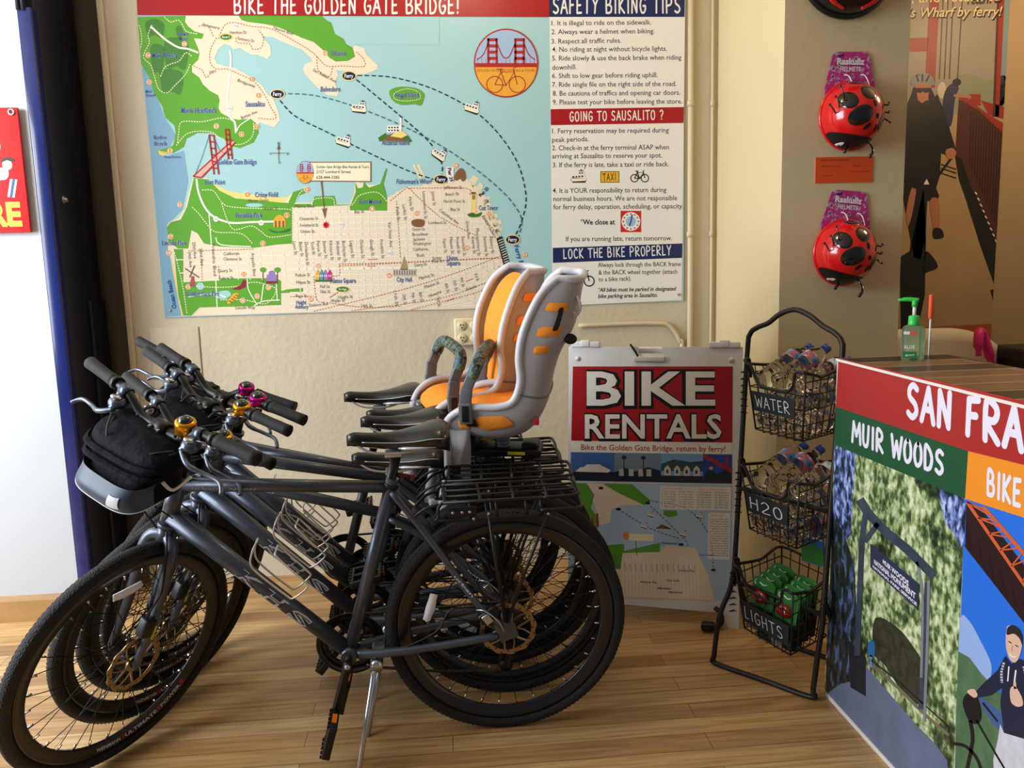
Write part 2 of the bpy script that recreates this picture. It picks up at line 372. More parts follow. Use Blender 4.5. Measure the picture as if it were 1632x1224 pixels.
# double socket
ax0 = 0.135; b = MB(); b.box((ax0, WALL_Y - .022, 1.06), (0.118, 0.044, 0.118), bev=0.008)
m_ivory = mat('ivory_plastic', (226, 210, 172), 0.4); sock = tag(b.build('power_outlet', m_ivory), 'cream four-socket power outlet box on the wall below the map', 'power outlet')
for dx in (-.027, .027):
    for dz in (-.027, .027):
        b = MB(); b.lathe([(0, 0), (.02, 0), (.02, .004), (.018, .006), (0, .006)], axis_to((ax0 + dx, WALL_Y - .044, 1.06 + dz), (ax0 + dx, 0, 1.06 + dz)), 18)
        s_ = b.build('socket', m_ivory, sock); b = MB()
        for q in (-.006, .006): b.box((ax0 + dx + q, WALL_Y - .051, 1.06 + dz + .004), (.0025, .003, .008))
        b.ball((ax0 + dx, WALL_Y - .0505, 1.06 + dz - .008), .003); b.build('slot', mat('slot_black', (25, 22, 20), .6), s_)

# ------------------------------------------------------------------ the map banner
W_ = mat('print_white', (238, 236, 230), 0.35); RED = mat('print_red', (168, 26, 32), 0.35); NAVY = mat('print_navy', (30, 44, 92), 0.35)
WATER = mat('print_water', (165, 208, 212), 0.35); LAND = mat('print_land', (237, 221, 196), 0.35); GREEN = mat('print_green', (96, 165, 52), 0.35)
DGREEN = mat('print_dark_green', (58, 120, 50), 0.35); SAND = mat('print_sand', (240, 214, 130), 0.35); BLUE = mat('print_blue', (36, 84, 152), 0.35)
INK = mat('print_ink', (42, 40, 42), 0.4); GREY = mat('print_grey', (112, 106, 102), 0.4); ORANGE = mat('print_orange', (240, 140, 70), 0.35)
DASH = mat('print_dash_brown', (186, 110, 70), 0.4); ROAD = mat('print_road', (250, 246, 232), 0.35); BRIDGE = mat('print_bridge', (176, 42, 40), 0.35)
GOLD = mat('print_gold', (233, 170, 62), 0.35); BROWN = mat('print_brown', (132, 92, 56), 0.4); SKYB = mat('print_sky', (160, 190, 226), 0.35); PALE = mat('print_cream', (246, 236, 206), 0.35)
DWATER = mat('print_deep_water', (128, 172, 200), 0.35); NIGHT = mat('print_night', (24, 30, 62), 0.35)
bz0, bz1, bx0, bx1, bmid = 1.160, 2.52, -1.133, 1.092, 0.518
b = MB(); b.smooth = False; b.box(((bx0 + bx1) / 2, WALL_Y - .004, (bz0 + bz1) / 2), (bx1 - bx0, 0.004, bz1 - bz0))
banner = tag(b.build('map_banner', WATER), 'large wall banner with cycling map of the bay and safety tips column', 'banner')
A = Art((0, WALL_Y - .0064, 0), (0, -1, 0))
# deep water at the ocean edge, land, parks
A.poly(DWATER, [(222, 60), (238, 123), (262, 187), (280, 215), (262, 250), (293, 240), (300, 290), (290, 335), (268, 356), (270, 402), (290, 503), (263, 505), (240, 250)], 0, 1)
A.poly(LAND, [(288, 25), (560, 25), (562, 71), (581, 77), (583, 86), (602, 104), (601, 110), (586, 117), (568, 120), (559, 114), (547, 113), (536, 112), (539, 120), (535, 128), (535, 136), (540, 148), (537, 153), (521, 151), (505, 139), (486, 118), (483, 109), (486, 102), (497, 98), (496, 93), (481, 79), (458, 70), (434, 59), (417, 58), (423, 64), (431, 73), (432, 87), (426, 94), (411, 87), (400, 87), (393, 83), (382, 76), (372, 79), (366, 72), (358, 70), (348, 78), (342, 93), (346, 102), (361, 106), (374, 108), (391, 117), (404, 127), (418, 136), (425, 149), (436, 158), (444, 178), (446, 192), (437, 203), (426, 199), (414, 195), (405, 205), (380, 200), (300, 150)], 0, 2)
A.poly(WATER, [(513, 25), (700, 25), (700, 71), (566, 71), (562, 76), (552, 70), (548, 62), (534, 54), (528, 36), (520, 32)], 0, 3)
A.poly(GREEN, [(219, 27), (296, 25), (295, 35), (300, 42), (310, 50), (325, 54), (322, 62), (309, 61), (315, 75), (318, 85), (316, 95), (306, 105), (306, 115), (318, 124), (323, 134), (335, 145), (348, 152), (350, 160), (348, 172), (352, 180), (367, 188), (380, 191), (399, 189), (410, 198), (412, 212), (404, 227), (382, 236), (365, 232), (357, 221), (336, 212), (314, 212), (297, 221), (293, 234), (276, 244), (252, 246), (250, 241), (276, 232), (280, 212), (278, 200), (263, 187), (259, 170), (246, 149), (238, 123), (225, 102)], 0, 3)
A.poly(GREEN, [(380, 25), (513, 25), (520, 32), (528, 36), (534, 54), (548, 62), (552, 70), (562, 76), (566, 90), (555, 97), (535, 98), (525, 92), (515, 80), (500, 67), (480, 60), (455, 48), (440, 42), (420, 38), (395, 35), (385, 32)], 0, 4)
for x0, y0, x1, y1 in ((232, 30, 262, 60), (262, 60, 300, 110), (240, 70, 262, 118), (256, 110, 292, 150), (280, 40, 292, 64)):
    A.poly(mat('print_forest', (70, 128, 54), .4), [(x0, y0 + 6), ((x0 + x1) / 2, y0), (x1, y0 + 9), (x1 - 4, y1), ((x0 + x1) / 2, y1 - 4), (x0 + 4, y1 - 2)], 4, 4)
A.poly(LAND, [(291, 504), (281, 457), (275, 425), (268, 398), (266, 360), (270, 354), (284, 348), (295, 332), (300, 310), (308, 282), (330, 284), (341, 293), (361, 304), (382, 309), (450, 316), (459, 314), (467, 306), (489, 299), (493, 304), (472, 312), (467, 323), (497, 323), (501, 313), (533, 312), (536, 325), (557, 325), (564, 310), (566, 289), (592, 295), (606, 293), (615, 268), (616, 270), (611, 293), (613, 306), (618, 315), (649, 297), (672, 296), (681, 290), (712, 292), (741, 284), (753, 291), (766, 305), (779, 318), (787, 342), (796, 360), (797, 376), (809, 423), (822, 440), (880, 462), (880, 487), (720, 493), (480, 498)], 0, 2)
for q in ([(657, 263), (661, 262), (672, 283), (669, 287)], [(664, 263), (668, 262), (677, 280), (673, 284)], [(746, 288), (755, 279), (763, 284), (754, 300)], [(757, 300), (766, 290), (771, 297), (763, 309)], [(770, 318), (779, 313), (782, 320), (772, 328)], [(778, 346), (792, 340), (794, 346), (781, 352)], [(785, 356), (798, 349), (800, 356), (788, 363)], [(789, 366), (800, 361), (801, 368), (791, 372)]): A.poly(mat('print_pier', (232, 220, 184), .4), q, 0, 2)
A.poly(SAND, [(340, 292), (361, 303), (382, 308), (450, 315), (459, 313), (455, 322), (400, 321), (365, 312), (346, 301)], 0, 3)
A.poly(SAND, [(271, 404), (277, 425), (284, 457), (295, 503), (289, 503), (280, 457), (274, 425)], 0, 3)
A.poly(SAND, [(251, 240), (270, 243), (262, 248), (252, 246)], 0, 3)
A.poly(GREEN, [(309, 283), (332, 286), (350, 304), (375, 316), (440, 322), (466, 324), (466, 388), (440, 390), (405, 395), (350, 393), (325, 388), (315, 372), (305, 367), (300, 396), (284, 396), (268, 385), (266, 362), (272, 354), (288, 350), (298, 330)], 0, 4)
A.poly(GREEN, [(277, 397), (292, 397), (292, 450), (350, 447), (352, 444), (440, 443), (448, 448), (448, 486), (400, 488), (318, 490), (305, 503), (292, 503), (284, 470)], 0, 4)
for q in ([(448, 464), (458, 461), (483, 459), (483, 466), (448, 467)], [(460, 322), (467, 306), (489, 299), (493, 304), (474, 313), (469, 325), (497, 325), (501, 313), (533, 312), (536, 326), (559, 326), (567, 306), (566, 290), (570, 300), (578, 299), (580, 290), (588, 299), (606, 293), (615, 268), (617, 270), (611, 293), (617, 315), (617, 336), (558, 335), (557, 327), (460, 331)]): A.poly(GREEN, q, 0, 4)
A.poly(GREEN, [(620, 147), (626, 141), (640, 138), (662, 140), (675, 148), (676, 156), (671, 168), (660, 166), (640, 167), (626, 160)], 3, 4)
A.line(PALE, [(628, 150), (640, 143), (655, 142), (668, 148), (668, 158), (645, 161), (630, 158)], 1.2, 3, (2, 1.4), True, 5)
A.disc(WATER, 405, 327, 14, 3, lv=5); A.poly(WATER, [(345, 466), (362, 463), (368, 470), (356, 477), (342, 472)], 3, 5); A.disc(WATER, 319, 456, 6, lv=5)
# street grid
for i in range(28):
    x = 472 + i * 11.5; top = 330 if x < 560 else (338 if x < 622 else (305 if x < 745 else 300 + (x - 745) * 1.15))
    if x < 800: A.line(ROAD, [(x, top), (x + 8, 488 - (x - 480) * .022)], 1.1, lv=5)
for y in range(338, 430, 9): A.line(ROAD, [(468, y), (min(798, 770 + (y - 330) * .4), y - 3)], 1.1, lv=5)
for y in range(430, 496, 9): A.line(ROAD, [(462, y), (750 - (y - 430) * 3.2, y - 4)], 1.1, lv=5)
for i in range(9): A.line(ROAD, [(560 + i * 22, 496 - i), (810 - i * 2, 412 + i * 9)], 1.2, lv=5)
for x in range(300, 460, 19): A.line(ROAD, [(x, 398), (x + 4, 446)], 1.0, lv=5)
for y in (408, 420, 432): A.line(ROAD, [(296, y), (462, y - 1)], 1.0, lv=5)
# park roads
for q in ([(313, 285), (316, 305), (325, 328), (340, 345), (368, 355), (400, 354), (436, 353)], [(366, 80), (368, 100), (362, 160), (366, 185), (374, 195), (376, 212)], [(240, 42), (260, 60), (274, 70), (286, 76), (300, 78), (316, 84)]): A.line(ROAD, q, 3.0, 4, lv=6)
for q in ([(333, 340), (337, 392)], [(344, 378), (352, 390), (400, 393)], [(344, 446), (346, 490)], [(394, 444), (396, 462), (410, 486)], [(420, 452), (416, 482)], [(440, 450), (442, 480)], [(300, 473), (340, 468), (360, 474)], [(405, 487), (420, 480), (446, 478)], [(280, 414), (292, 414)], [(286, 435), (293, 435)], [(376, 212), (382, 200), (398, 189)]): A.line(ROAD, q, 1.5, 3, lv=6)
for q in ([(242, 40), (236, 55), (238, 68), (232, 80), (229, 92), (241, 105), (247, 125), (253, 142), (266, 148), (280, 135), (296, 118), (303, 102)], [(256, 122), (262, 108), (272, 102), (286, 97), (296, 84), (306, 90)], [(222, 40), (226, 60), (224, 78)], [(262, 27), (272, 35), (284, 32), (291, 40), (297, 50), (314, 54)], [(283, 228), (285, 210), (290, 194), (322, 194), (352, 188), (372, 192)], [(281, 232), (300, 212), (335, 210), (352, 222), (370, 230), (390, 228), (403, 215), (404, 195)], [(322, 303), (340, 304), (352, 320), (370, 330), (450, 333), (464, 334)], [(306, 330), (318, 342), (332, 360), (345, 370), (384, 372), (402, 388)], [(352, 320), (362, 350), (374, 366), (400, 360), (415, 368), (430, 378), (464, 374)], [(466, 330), (466, 388)], [(472, 320), (480, 305), (490, 302)], [(497, 327), (502, 317), (530, 316), (535, 328), (560, 327), (572, 312), (595, 306), (607, 310), (617, 322)], [(300, 455), (345, 458), (380, 456), (400, 450), (420, 452), (440, 462), (424, 484), (390, 478), (350, 478)], [(278, 402), (290, 450), (298, 500)]): A.line(PALE, q, 1.4, 4, (2.6, 1.6), lv=6)
for q in ([(348, 62), (358, 40), (375, 36), (400, 42), (432, 46), (470, 66), (500, 85), (520, 105), (545, 105), (580, 106), (578, 92), (566, 82)], [(345, 60), (335, 80), (335, 100), (345, 110), (362, 110), (385, 120), (405, 130), (422, 152), (432, 172), (440, 186), (432, 190), (410, 188)], [(505, 90), (507, 112), (525, 122), (530, 105)], [(316, 42), (330, 40), (340, 58)], [(308, 105), (322, 112), (328, 124), (336, 116)], [(376, 60), (378, 68), (398, 70), (402, 78), (416, 76), (420, 60), (412, 48)], [(300, 400), (404, 397)], [(540, 424), (800, 411)], [(540, 421), (640, 418), (790, 411)], [(500, 496), (640, 462), (735, 432), (802, 406)], [(560, 495), (700, 476), (770, 452), (800, 444)], [(541, 424), (541, 438), (530, 440)], [(632, 320), (638, 410)], [(650, 300), (742, 300), (748, 310)], [(622, 320), (649, 298)], [(652, 300), (700, 345), (760, 376)], [(768, 344), (798, 380)], [(500, 440), (505, 478), (522, 482), (580, 490), (640, 488)], [(462, 473), (500, 472)], [(655, 494), (760, 466), (800, 448)], [(348, 424), (350, 446)], [(320, 398), (322, 446)]): A.line(DASH, q, 1.3, 3, (2.6, 2.0), lv=7)
# ferry lines
for q, m in (([(448, 149), (500, 152), (560, 168), (640, 200), (720, 243), (795, 300), (830, 345), (826, 378)], mat('print_teal', (74, 110, 122), .4)), ([(446, 160), (470, 185), (520, 210), (580, 240), (650, 272), (692, 286)], NIGHT), ([(568, 127), (620, 170), (680, 222), (703, 258), (704, 278)], NIGHT), ([(570, 120), (630, 124), (700, 146), (770, 188), (820, 250), (838, 310), (832, 350), (820, 378)], NIGHT)): A.line(m, q, 1.8, 6, (7, 4), lv=7)
def ferry(x, y, s, tilt=.3):
    def P(q): c, n = math.cos(tilt), math.sin(tilt); return [(x + (a * c - b_ * n) * s, y + (a * n + b_ * c) * s) for a, b_ in q]
    A.poly(INK, P([(-14, 1), (13, 2), (11, 8), (-10, 7)]), 0, 8); A.poly(PALE, P([(-14, -2), (14, 1), (11, 5), (-11, 5)]), 0, 9)
    A.poly(W_, P([(-12, -6), (10, -6), (12, 1), (-12, 0)]), 0, 9); A.poly(W_, P([(0, -11), (9, -11), (10, -5), (-1, -5)]), 0, 9)
    for k in range(4): A.poly(INK, P([(-10 + k * 5, -4), (-7 + k * 5, -4), (-7 + k * 5, -1.5), (-10 + k * 5, -1.5)]), 0, 10)
    A.poly(INK, P([(1, -9.5), (4, -9.5), (4, -7.5), (1, -7.5)]), 0, 10); A.poly(INK, P([(5, -9.5), (8, -9.5), (8, -7.5), (5, -7.5)]), 0, 10)
    A.line(INK, P([(5, -11), (5, -15)]), 1.2 * s, lv=10); A.line(INK, P([(1, -12.5), (9, -12.5)]), 1 * s, lv=10)
for x, y, t in ((572, 173, .1), (547, 226, .3), (752, 173, .3), (699, 247, .6)): ferry(x, y, .95, t)
def pill(m, x, y, rx, ry, txt, h=8):
    A.disc(SAND, x, y, rx + 1.6, ry + 1.6, lv=8); A.disc(m, x, y, rx, ry, lv=9); w = rx * 1.3; A.text(W_, txt, x - w / 2, y + h * .45, x + w / 2, y + h * .45, h, bold=.02, lv=10)
for x, y in ((442, 150), (556, 121), (703, 286), (817, 382)): pill(NIGHT, x, y, 10.5, 6.5, 'Ferry', 6.5)
pill(DGREEN, 360, 59, 9, 4.5, 'Route 9', 3.5); pill(DGREEN, 546, 461, 10, 4, 'The Wiggle', 3.2)
# numbered stops
for x, y, n in ((401, 126, 9), (412, 152, 8), (409, 202, 7), (385, 214, 6), (345, 201, 13), (294, 70, 10), (236, 88, 14), (238, 131, 12), (271, 240, 11), (394, 310, 4), (489, 302, 3), (457, 343, 2), (593, 333, 1), (419, 388, 5), (287, 326, 16), (272, 377, 17), (269, 403, 18), (300, 457, 19), (388, 437, 21), (428, 458, 23), (410, 472, 22), (387, 479, 20), (507, 424, 25), (620, 439, 26), (664, 340, 30), (726, 264, 29), (779, 341, 27), (744, 395, 28), (836, 406, 31), (495, 477, 24), (518, 85, 15)):
    A.disc(PALE, x, y, 4.4, lv=8); A.disc(ORANGE, x, y, 3.8, lv=9); t = str(n); A.text(W_, t, x - 1.4 * len(t), y + 2, x + 1.4 * len(t), y + 2, 4.2, bold=.02, lv=10)
# drawn landmarks: the big bridge, island fort, towers, halls
A.poly(mat('print_pink', (226, 170, 160), .4), [(308, 281), (321, 283), (374, 227), (370, 224)], 0, 8)
for q in ([(308, 281), (371, 223)], [(321, 283), (375, 227)], [(308, 281), (321, 283)]): A.line(BRIDGE, q, 2.2, lv=9)
for (xa, ya, xb, yb, w_) in ((333, 215, 341, 278, 7.5), (359, 206, 364, 254, 6)):
    for o in (0, w_): A.line(BRIDGE, [(xa + o, ya), (xb + o, yb)], 2.2, lv=10)
    for k in range(6):
        t = k / 6; A.line(BRIDGE, [(xa + (xb - xa) * t, ya + (yb - ya) * t), (xa + (xb - xa) * t + w_, ya + (yb - ya) * t + 1)], 2.2, lv=10)
A.line(BLUE, [(333, 216), (322, 250), (311, 278)], .7, lv=9); A.line(BLUE, [(341, 220), (350, 240), (360, 245)], .7, lv=9)
A.poly(BROWN, [(603, 225), (612, 216), (630, 212), (648, 214), (654, 226)], 0, 8); A.poly(SAND, [(622, 217), (636, 206), (650, 215), (640, 220)], 0, 9); A.poly(DGREEN, [(602, 220), (614, 212), (618, 217), (606, 225)], 0, 9); A.poly(DGREEN, [(640, 222), (650, 216), (657, 226)], 0, 9)
A.rect(W_, 617, 200, 637, 211, 9); A.rect(W_, 637, 188, 640, 208, 9)
for k in range(4): A.rect(INK, 619 + k * 4.5, 202, 621.5 + k * 4.5, 204.5, 10); A.rect(INK, 619 + k * 4.5, 206.5, 621.5 + k * 4.5, 209, 10)
A.rect(SAND, 751, 308, 759, 342, 9); A.rect(BROWN, 751, 306, 758, 310, 10); A.rect(INK, 753, 311, 754.5, 318, 10); A.rect(INK, 755.5, 311, 757, 318, 10); A.poly(DGREEN, [(745, 342), (752, 339), (760, 341), (768, 338), (764, 345), (750, 346)], 3, 9)
A.poly(mat('print_stone', (168, 150, 110), .4), [(638, 430), (640, 421), (643, 412), (644, 406), (645, 412), (649, 421), (650, 430)], 0, 9)
A.rect(mat('print_stone2', (196, 190, 176), .4), 626, 429, 663, 440, 9)
for k in range(9): A.rect(GREY, 628 + k * 4, 431, 629.6 + k * 4, 438, 10)
for x, c in ((503, GOLD), (509, mat('print_teal2', (92, 160, 168), .4)), (515, mat('print_lilac', (150, 130, 190), .4)), (522, mat('print_magenta', (205, 40, 130), .4))):
    A.poly(c, [(x, 448), (x, 436), (x + 3.5, 429), (x + 7, 436), (x + 7, 448)], 0, 9); A.rect(W_, x + 1.5, 438, x + 3, 441, 10); A.rect(W_, x + 4.5, 438, x + 6, 441, 10)
A.rect(DGREEN, 502, 446, 530, 449, 10)
A.poly(GOLD, [(436, 362), (436, 350), (440, 344), (446, 342), (452, 345), (455, 351), (455, 362)], 0, 9)
for k in range(3): A.rect(BROWN, 438 + k * 6, 352, 441 + k * 6, 362, 10)
A.poly(DGREEN, [(428, 365), (444, 369), (462, 364), (458, 370), (436, 371)], 3, 9)
A.poly(mat('print_maroon', (140, 40, 52), .4), [(369, 461), (384, 454), (387, 446), (393, 447), (392, 457), (382, 462)], 0, 9)
A.poly(mat('print_mill', (170, 80, 90), .4), [(302, 457), (305, 440), (309, 440), (311, 457)], 0, 9); A.line(GREY, [(295, 428), (317, 442)], 2, lv=10); A.line(GREY, [(310, 423), (302, 442)], 2, lv=10)
A.poly(GOLD, [(362, 482), (372, 468), (380, 468), (377, 476), (366, 484)], 3, 9)
for k in range(4): A.line(INK, [(365 + k * 3.5, 479 - k * 3), (370 + k * 3, 482 - k * 3.4)], 1.2, lv=10)
A.rect(mat('print_lilac', (150, 130, 190), .4), 425, 438, 441, 448, 9); A.disc(mat('print_lilac', (150, 130, 190), .4), 433, 436, 5, lv=9); A.rect(mat('print_maroon', (140, 40, 52), .4), 424, 448, 441, 452, 10)
for x in (419, 442): A.line(BROWN, [(x, 452), (x, 434)], 1.2, lv=9); A.disc(GREEN, x, 430, 5, 4, lv=10)
A.poly(BROWN, [(724, 284), (727, 274), (735, 268), (741, 274), (742, 286), (737, 289), (733, 284), (728, 288)], 3, 9); A.poly(BROWN, [(656, 352), (665, 349), (676, 351), (675, 360), (665, 362), (657, 359)], 3, 9)
A.rect(W_, 711, 266, 723, 291, 8)
A.poly(INK, [(791, 380), (800, 376), (812, 418), (803, 424)], 0, 8)
for k in range(10): A.line(W_, [(794 + k * 1.1, 384 + k * 3.8), (801 + k * 1.1, 381 + k * 3.8)], 1.1, lv=9)
for x, y in ((366, 173), (375, 41), (344, 349), (416, 355), (544, 358), (621, 404)): A.disc(W_, x, y, 4.4, lv=8); A.text(GREY, '101', x - 2.8, y + 1.5, x + 2.8, y + 1.5, 3, lv=9)
A.line(BROWN, [(444, 226), (444, 256)], 1, lv=8); A.line(BROWN, [(434, 244), (455, 244)], 1, lv=8); A.poly(BROWN, [(441, 238), (444, 230), (447, 238)], 0, 8)
for t, x, y in (('N', 442, 231), ('W', 429, 247), ('E', 457, 247), ('S', 443, 261)): A.text(GREY, t, x, y, x + 4, y, 4.5, lv=8)
# call-out of the shop
A.poly(BROWN, [(491, 258), (591.5, 257.5), (591.5, 290), (491, 289)], 0, 8); A.poly(PALE, [(492, 259.5), (590, 259), (590, 288.5), (492, 287.5)], 0, 9)
for t, x1, y, h in (('Golden Gate Bridge Bike Rentals & Tours', 588, 268, 4.6), ('2157 Lombard Street', 559, 276, 5), ('628-444-3385', 541, 285, 5)): A.text(INK, t, 504, y, x1, y, h, bold=.012, lv=10)
A.poly(BROWN, [(511, 289), (513, 289), (517.5, 333), (521, 331), (518, 349), (513, 332), (516, 333)], 0, 10); A.disc(mat('print_star', (216, 40, 40), .4), 519.5, 358.5, 4.2, lv=9)
for k in range(8): A.line(MATS['print_star'], [(519.5, 358.5), (519.5 + 6 * math.cos(k * .785), 358.5 + 6 * math.sin(k * .785))], 1, lv=9)
def bikeicon(m, x, y, s, w_, lv=10):
    for dx in (-11, 11): A.line(m, [(x + dx * s + 8 * s * math.cos(i * .449), y + 8 * s * math.sin(i * .449)) for i in range(14)], w_, closed=True, lv=lv)
    for q in ([(-11, 0), (-5, -12), (8, -12), (0, 1), (-11, 0)], [(0, 1), (-6, -15)], [(11, 0), (7, -16), (10, -17)], [(-9, -15), (-3, -15)]): A.line(m, [(x + a * s, y + c * s) for a, c in q], w_, lv=lv)
def logo(x, y, rx, ry, big):
    A.disc(BRIDGE, x, y, rx, ry, 40, 10); A.disc(SKYB, x, y, rx * .955, ry * .955, 40, 11)
    n = 20; A.poly(GOLD, [(x + rx * .955 * math.cos(math.pi * i / n), y + ry * .06 + ry * .9 * math.sin(math.pi * i / n)) for i in range(n + 1)], 0, 12)
    A.rect(BRIDGE, x - rx * .95, y + ry * .0, x + rx * .95, y + ry * .12, 13)
    for c in (-.42, .42):
        for o in (-.13, .13): A.rect(BRIDGE, x + rx * (c + o - .035), y - ry * .72, x + rx * (c + o + .035), y + ry * .02, 13)
        for k in range(4): A.rect(BRIDGE, x + rx * (c - .16), y - ry * (.72 - k * .18), x + rx * (c + .16), y - ry * (.63 - k * .18), 13)
    w_ = rx * .035
    A.line(BRIDGE, [(x - rx * .9, y - ry * .1), (x - rx * .7, y - ry * .25), (x - rx * .55, y - ry * .6)], w_, 4, lv=13); A.line(BRIDGE, [(x + rx * .9, y - ry * .1), (x + rx * .7, y - ry * .25), (x + rx * .55, y - ry * .6)], w_, 4, lv=13)
    A.line(BRIDGE, [(x - rx * .29, y - ry * .6), (x - rx * .12, y - ry * .22), (x, y - ry * .15), (x + rx * .12, y - ry * .22), (x + rx * .29, y - ry * .6)], w_, 4, lv=13)
    for k in range(15):
        a = -.88 + k * .125
        if big: A.line(BRIDGE, [(x + rx * a, y - ry * .14), (x + rx * a, y)], .5, lv=13)
    if big: A.text(BRIDGE, 'GOLDEN GATE BIKE RENTALS & TOURS', x - rx * .9, y + ry * .25, x + rx * .9, y + ry * .25, 4.4, lv=13)
    bikeicon(BRIDGE, x, y + ry * .62, rx / 30 * .95, rx * .03, 13)
logo(806.5, 100.5, 51.5, 55, True); logo(486.5, 274.5, 14, 18, False)
# place names (bold) and street names
for t, x0, y0, x1, h in (('Muir Woods', 243, 92, 281, 8.5), ('Old Mill', 282, 57, 299, 5), ('Park', 289, 64, 299, 5), ('Marin Headlands', 289, 180, 344, 9), ('Sausalito', 391, 170, 422, 9), ('Tiburon', 527, 89, 551, 8.5), ('Belvedere', 511, 146, 542, 8.5), ('Muir', 232, 148, 242, 5), ('Beach', 233, 154, 247, 5), ('Rodeo', 245, 222, 265, 7), ('Beach', 246, 232, 265, 7), ('Point Bonita', 262, 252, 288, 4), ('Golden Gate Bridge', 347, 262, 408, 8.5), ('Fort Point', 327, 294, 358, 8), ('Crissy Field', 406, 314, 442, 8), ('Presidio Park', 376, 347, 418, 8.5), ('Lincoln Park', 258, 391, 297, 8), ('Golden Gate Park', 297, 472, 350, 8), ('Haight', 472, 485, 488, 6.5), ('Ashbury', 470, 492, 491, 6.5), ('Alamo Square', 526, 451, 567, 8), ('City Hall', 632, 449, 656, 7.5), ('Fort Mason', 573, 325, 607, 8), ("Fisherman's Wharf", 632, 293, 688, 8), ('Union', 712, 415, 729, 8), ('Square', 712, 423, 733, 8), ('Coit Tower', 763, 335, 793, 8), ('Angel Island', 629, 155, 667, 8), ('Alcatraz Island', 608, 231, 652, 7.5)):
    A.text(W_, t, x0, y0, x1, y0 - .3, h, bold=.035, lv=10); A.text(BLUE, t, x0, y0, x1, y0 - .3, h, bold=.018, lv=11)
for t, x0, y0, x1, y1, h in (('Ocean Beach', 281, 491, 272, 446, 7), ('Ferry Building', 819, 392, 836, 448, 7), ('Bay Bridge', 838, 441, 872, 431, 6)): A.text(BLUE, t, x0, y0, x1, y1, h, bold=.02, lv=11)
A.text(INK, 'Pier 39', 713, 268, 717, 290, 6, bold=.03, lv=11); A.text(INK, 'Pier 33', 766, 314, 779, 301, 5.5, bold=.03, lv=11)
for t, x0, y0, x1, y1 in (('Sycamore', 322, 41, 349, 47), ('Hamilton Dr', 366, 54, 393, 54), ('Seminary Dr', 378, 63, 405, 68), ('Tiburon Blvd', 434, 46, 466, 56), ('Bridgeway', 378, 130, 406, 140), ('HWY', 334, 118, 345, 116), ('San Rafael Ave', 498, 113, 534, 132), ('Bunker Ave', 385, 190, 410, 180), ('Marina Green', 396, 322, 428, 321), ('Mason St', 420, 335, 442, 334), ('Marina Blvd', 470, 331, 500, 331), ('Bay St', 565, 340, 580, 339), ('California', 356, 407, 381, 406), ('Clement St', 356, 415, 385, 415), ('Geary St', 347, 434, 370, 433), ('Fulton St', 349, 446, 372, 445), ('Lincoln Way', 375, 493, 406, 492), ('Chestnut St', 477, 351, 507, 350), ('Lombard St', 478, 361, 507, 361), ('Union St', 479, 371, 501, 371), ('Fulton St', 471, 441, 494, 440), ('Hayes St', 472, 452, 494, 452), ('Fell St', 510, 459, 525, 459), ('Oak St', 510, 467, 526, 467), ('Page St', 471, 474, 489, 474), ('Haight St', 539, 476, 562, 475), ('Waller St', 527, 482, 549, 481), ('Duboce Ave', 493, 489, 523, 486), ('14th St', 576, 490, 593, 489), ('Geary St', 660, 425, 680, 423), ('Union St', 657, 368, 677, 367), ('Broadway', 657, 376, 682, 375), ('Jackson', 658, 384, 677, 383), ('Washington', 658, 391, 687, 390), ('California', 658, 400, 682, 399), ('Bush', 664, 409, 676, 409), ('Sutter', 689, 414, 704, 413), ('Post St', 689, 419, 705, 418), ('Jefferson St', 707, 301, 736, 301), ('Beach St', 710, 312, 731, 311), ('North Point St', 707, 323, 741, 323), ('Bay St', 718, 336, 733, 336), ('Lombard St', 683, 357, 711, 357), ('Columbus Ave', 699, 336, 729, 358), ('Embarcadero', 768, 345, 788, 380), ('Market St', 668, 446, 692, 440), ('Mission St', 677, 460, 700, 452), ('Howard', 684, 474, 703, 467), ('Folsom', 744, 464, 759, 458)):
    A.text(GREY, t, x0, y0, x1, y1, 5.2, lv=11)
for t, x, y0, y1 in (('34th Ave', 299, 402, 426), ('25th Ave', 306, 386, 412), ('23rd Ave', 317, 396, 424), ('Presidio Blvd', 337, 388, 440), ('Arguello Blvd', 400, 403, 440), ('Lyon St', 466, 385, 406), ('Baker St', 476, 386, 409), ('Divisadero St', 485, 386, 423), ('Scott St', 495, 386, 406), ('Pierce St', 504, 384, 409), ('Steiner St', 514, 384, 412), ('Fillmore St', 524, 384, 415), ('Webster St', 535, 384, 415), ('Buchanan St', 545, 384, 418), ('Laguna St', 557, 384, 411), ('Octavia St', 573, 382, 412), ('Gough St', 589, 382, 408), ('Franklin St', 605, 382, 412), ('Van Ness Ave', 618, 354, 394), ('Polk St', 630, 330, 352), ('Larkin St', 641, 326, 351), ('Hyde St', 651, 314, 336), ('Leavenworth St', 673, 305, 349), ('Jones St', 687, 305, 328), ('Taylor St', 705, 380, 403), ('Mason St', 716, 378, 405), ('Powell St', 726, 378, 404), ('Stockton St', 735, 377, 408), ('Kearny St', 751, 378, 404), ('Montgomery St', 758, 364, 408), ('Sansome St', 770, 377, 409), ('Battery St', 780, 377, 404), ('Grant Ave', 742, 352, 381), ('11th St', 627, 464, 488), ('10th St', 641, 469, 486), ('9th St', 655, 467, 483), ('8th St', 667, 466, 482), ('7th St', 695, 474, 489), ('6th St', 709, 452, 467), ('5th St', 722, 447, 464), ('4th St', 733, 442, 458), ('3rd St', 756, 436, 448)):
    A.text(GREY, t, x, y0, x + 3, y1, 5.2, lv=11)
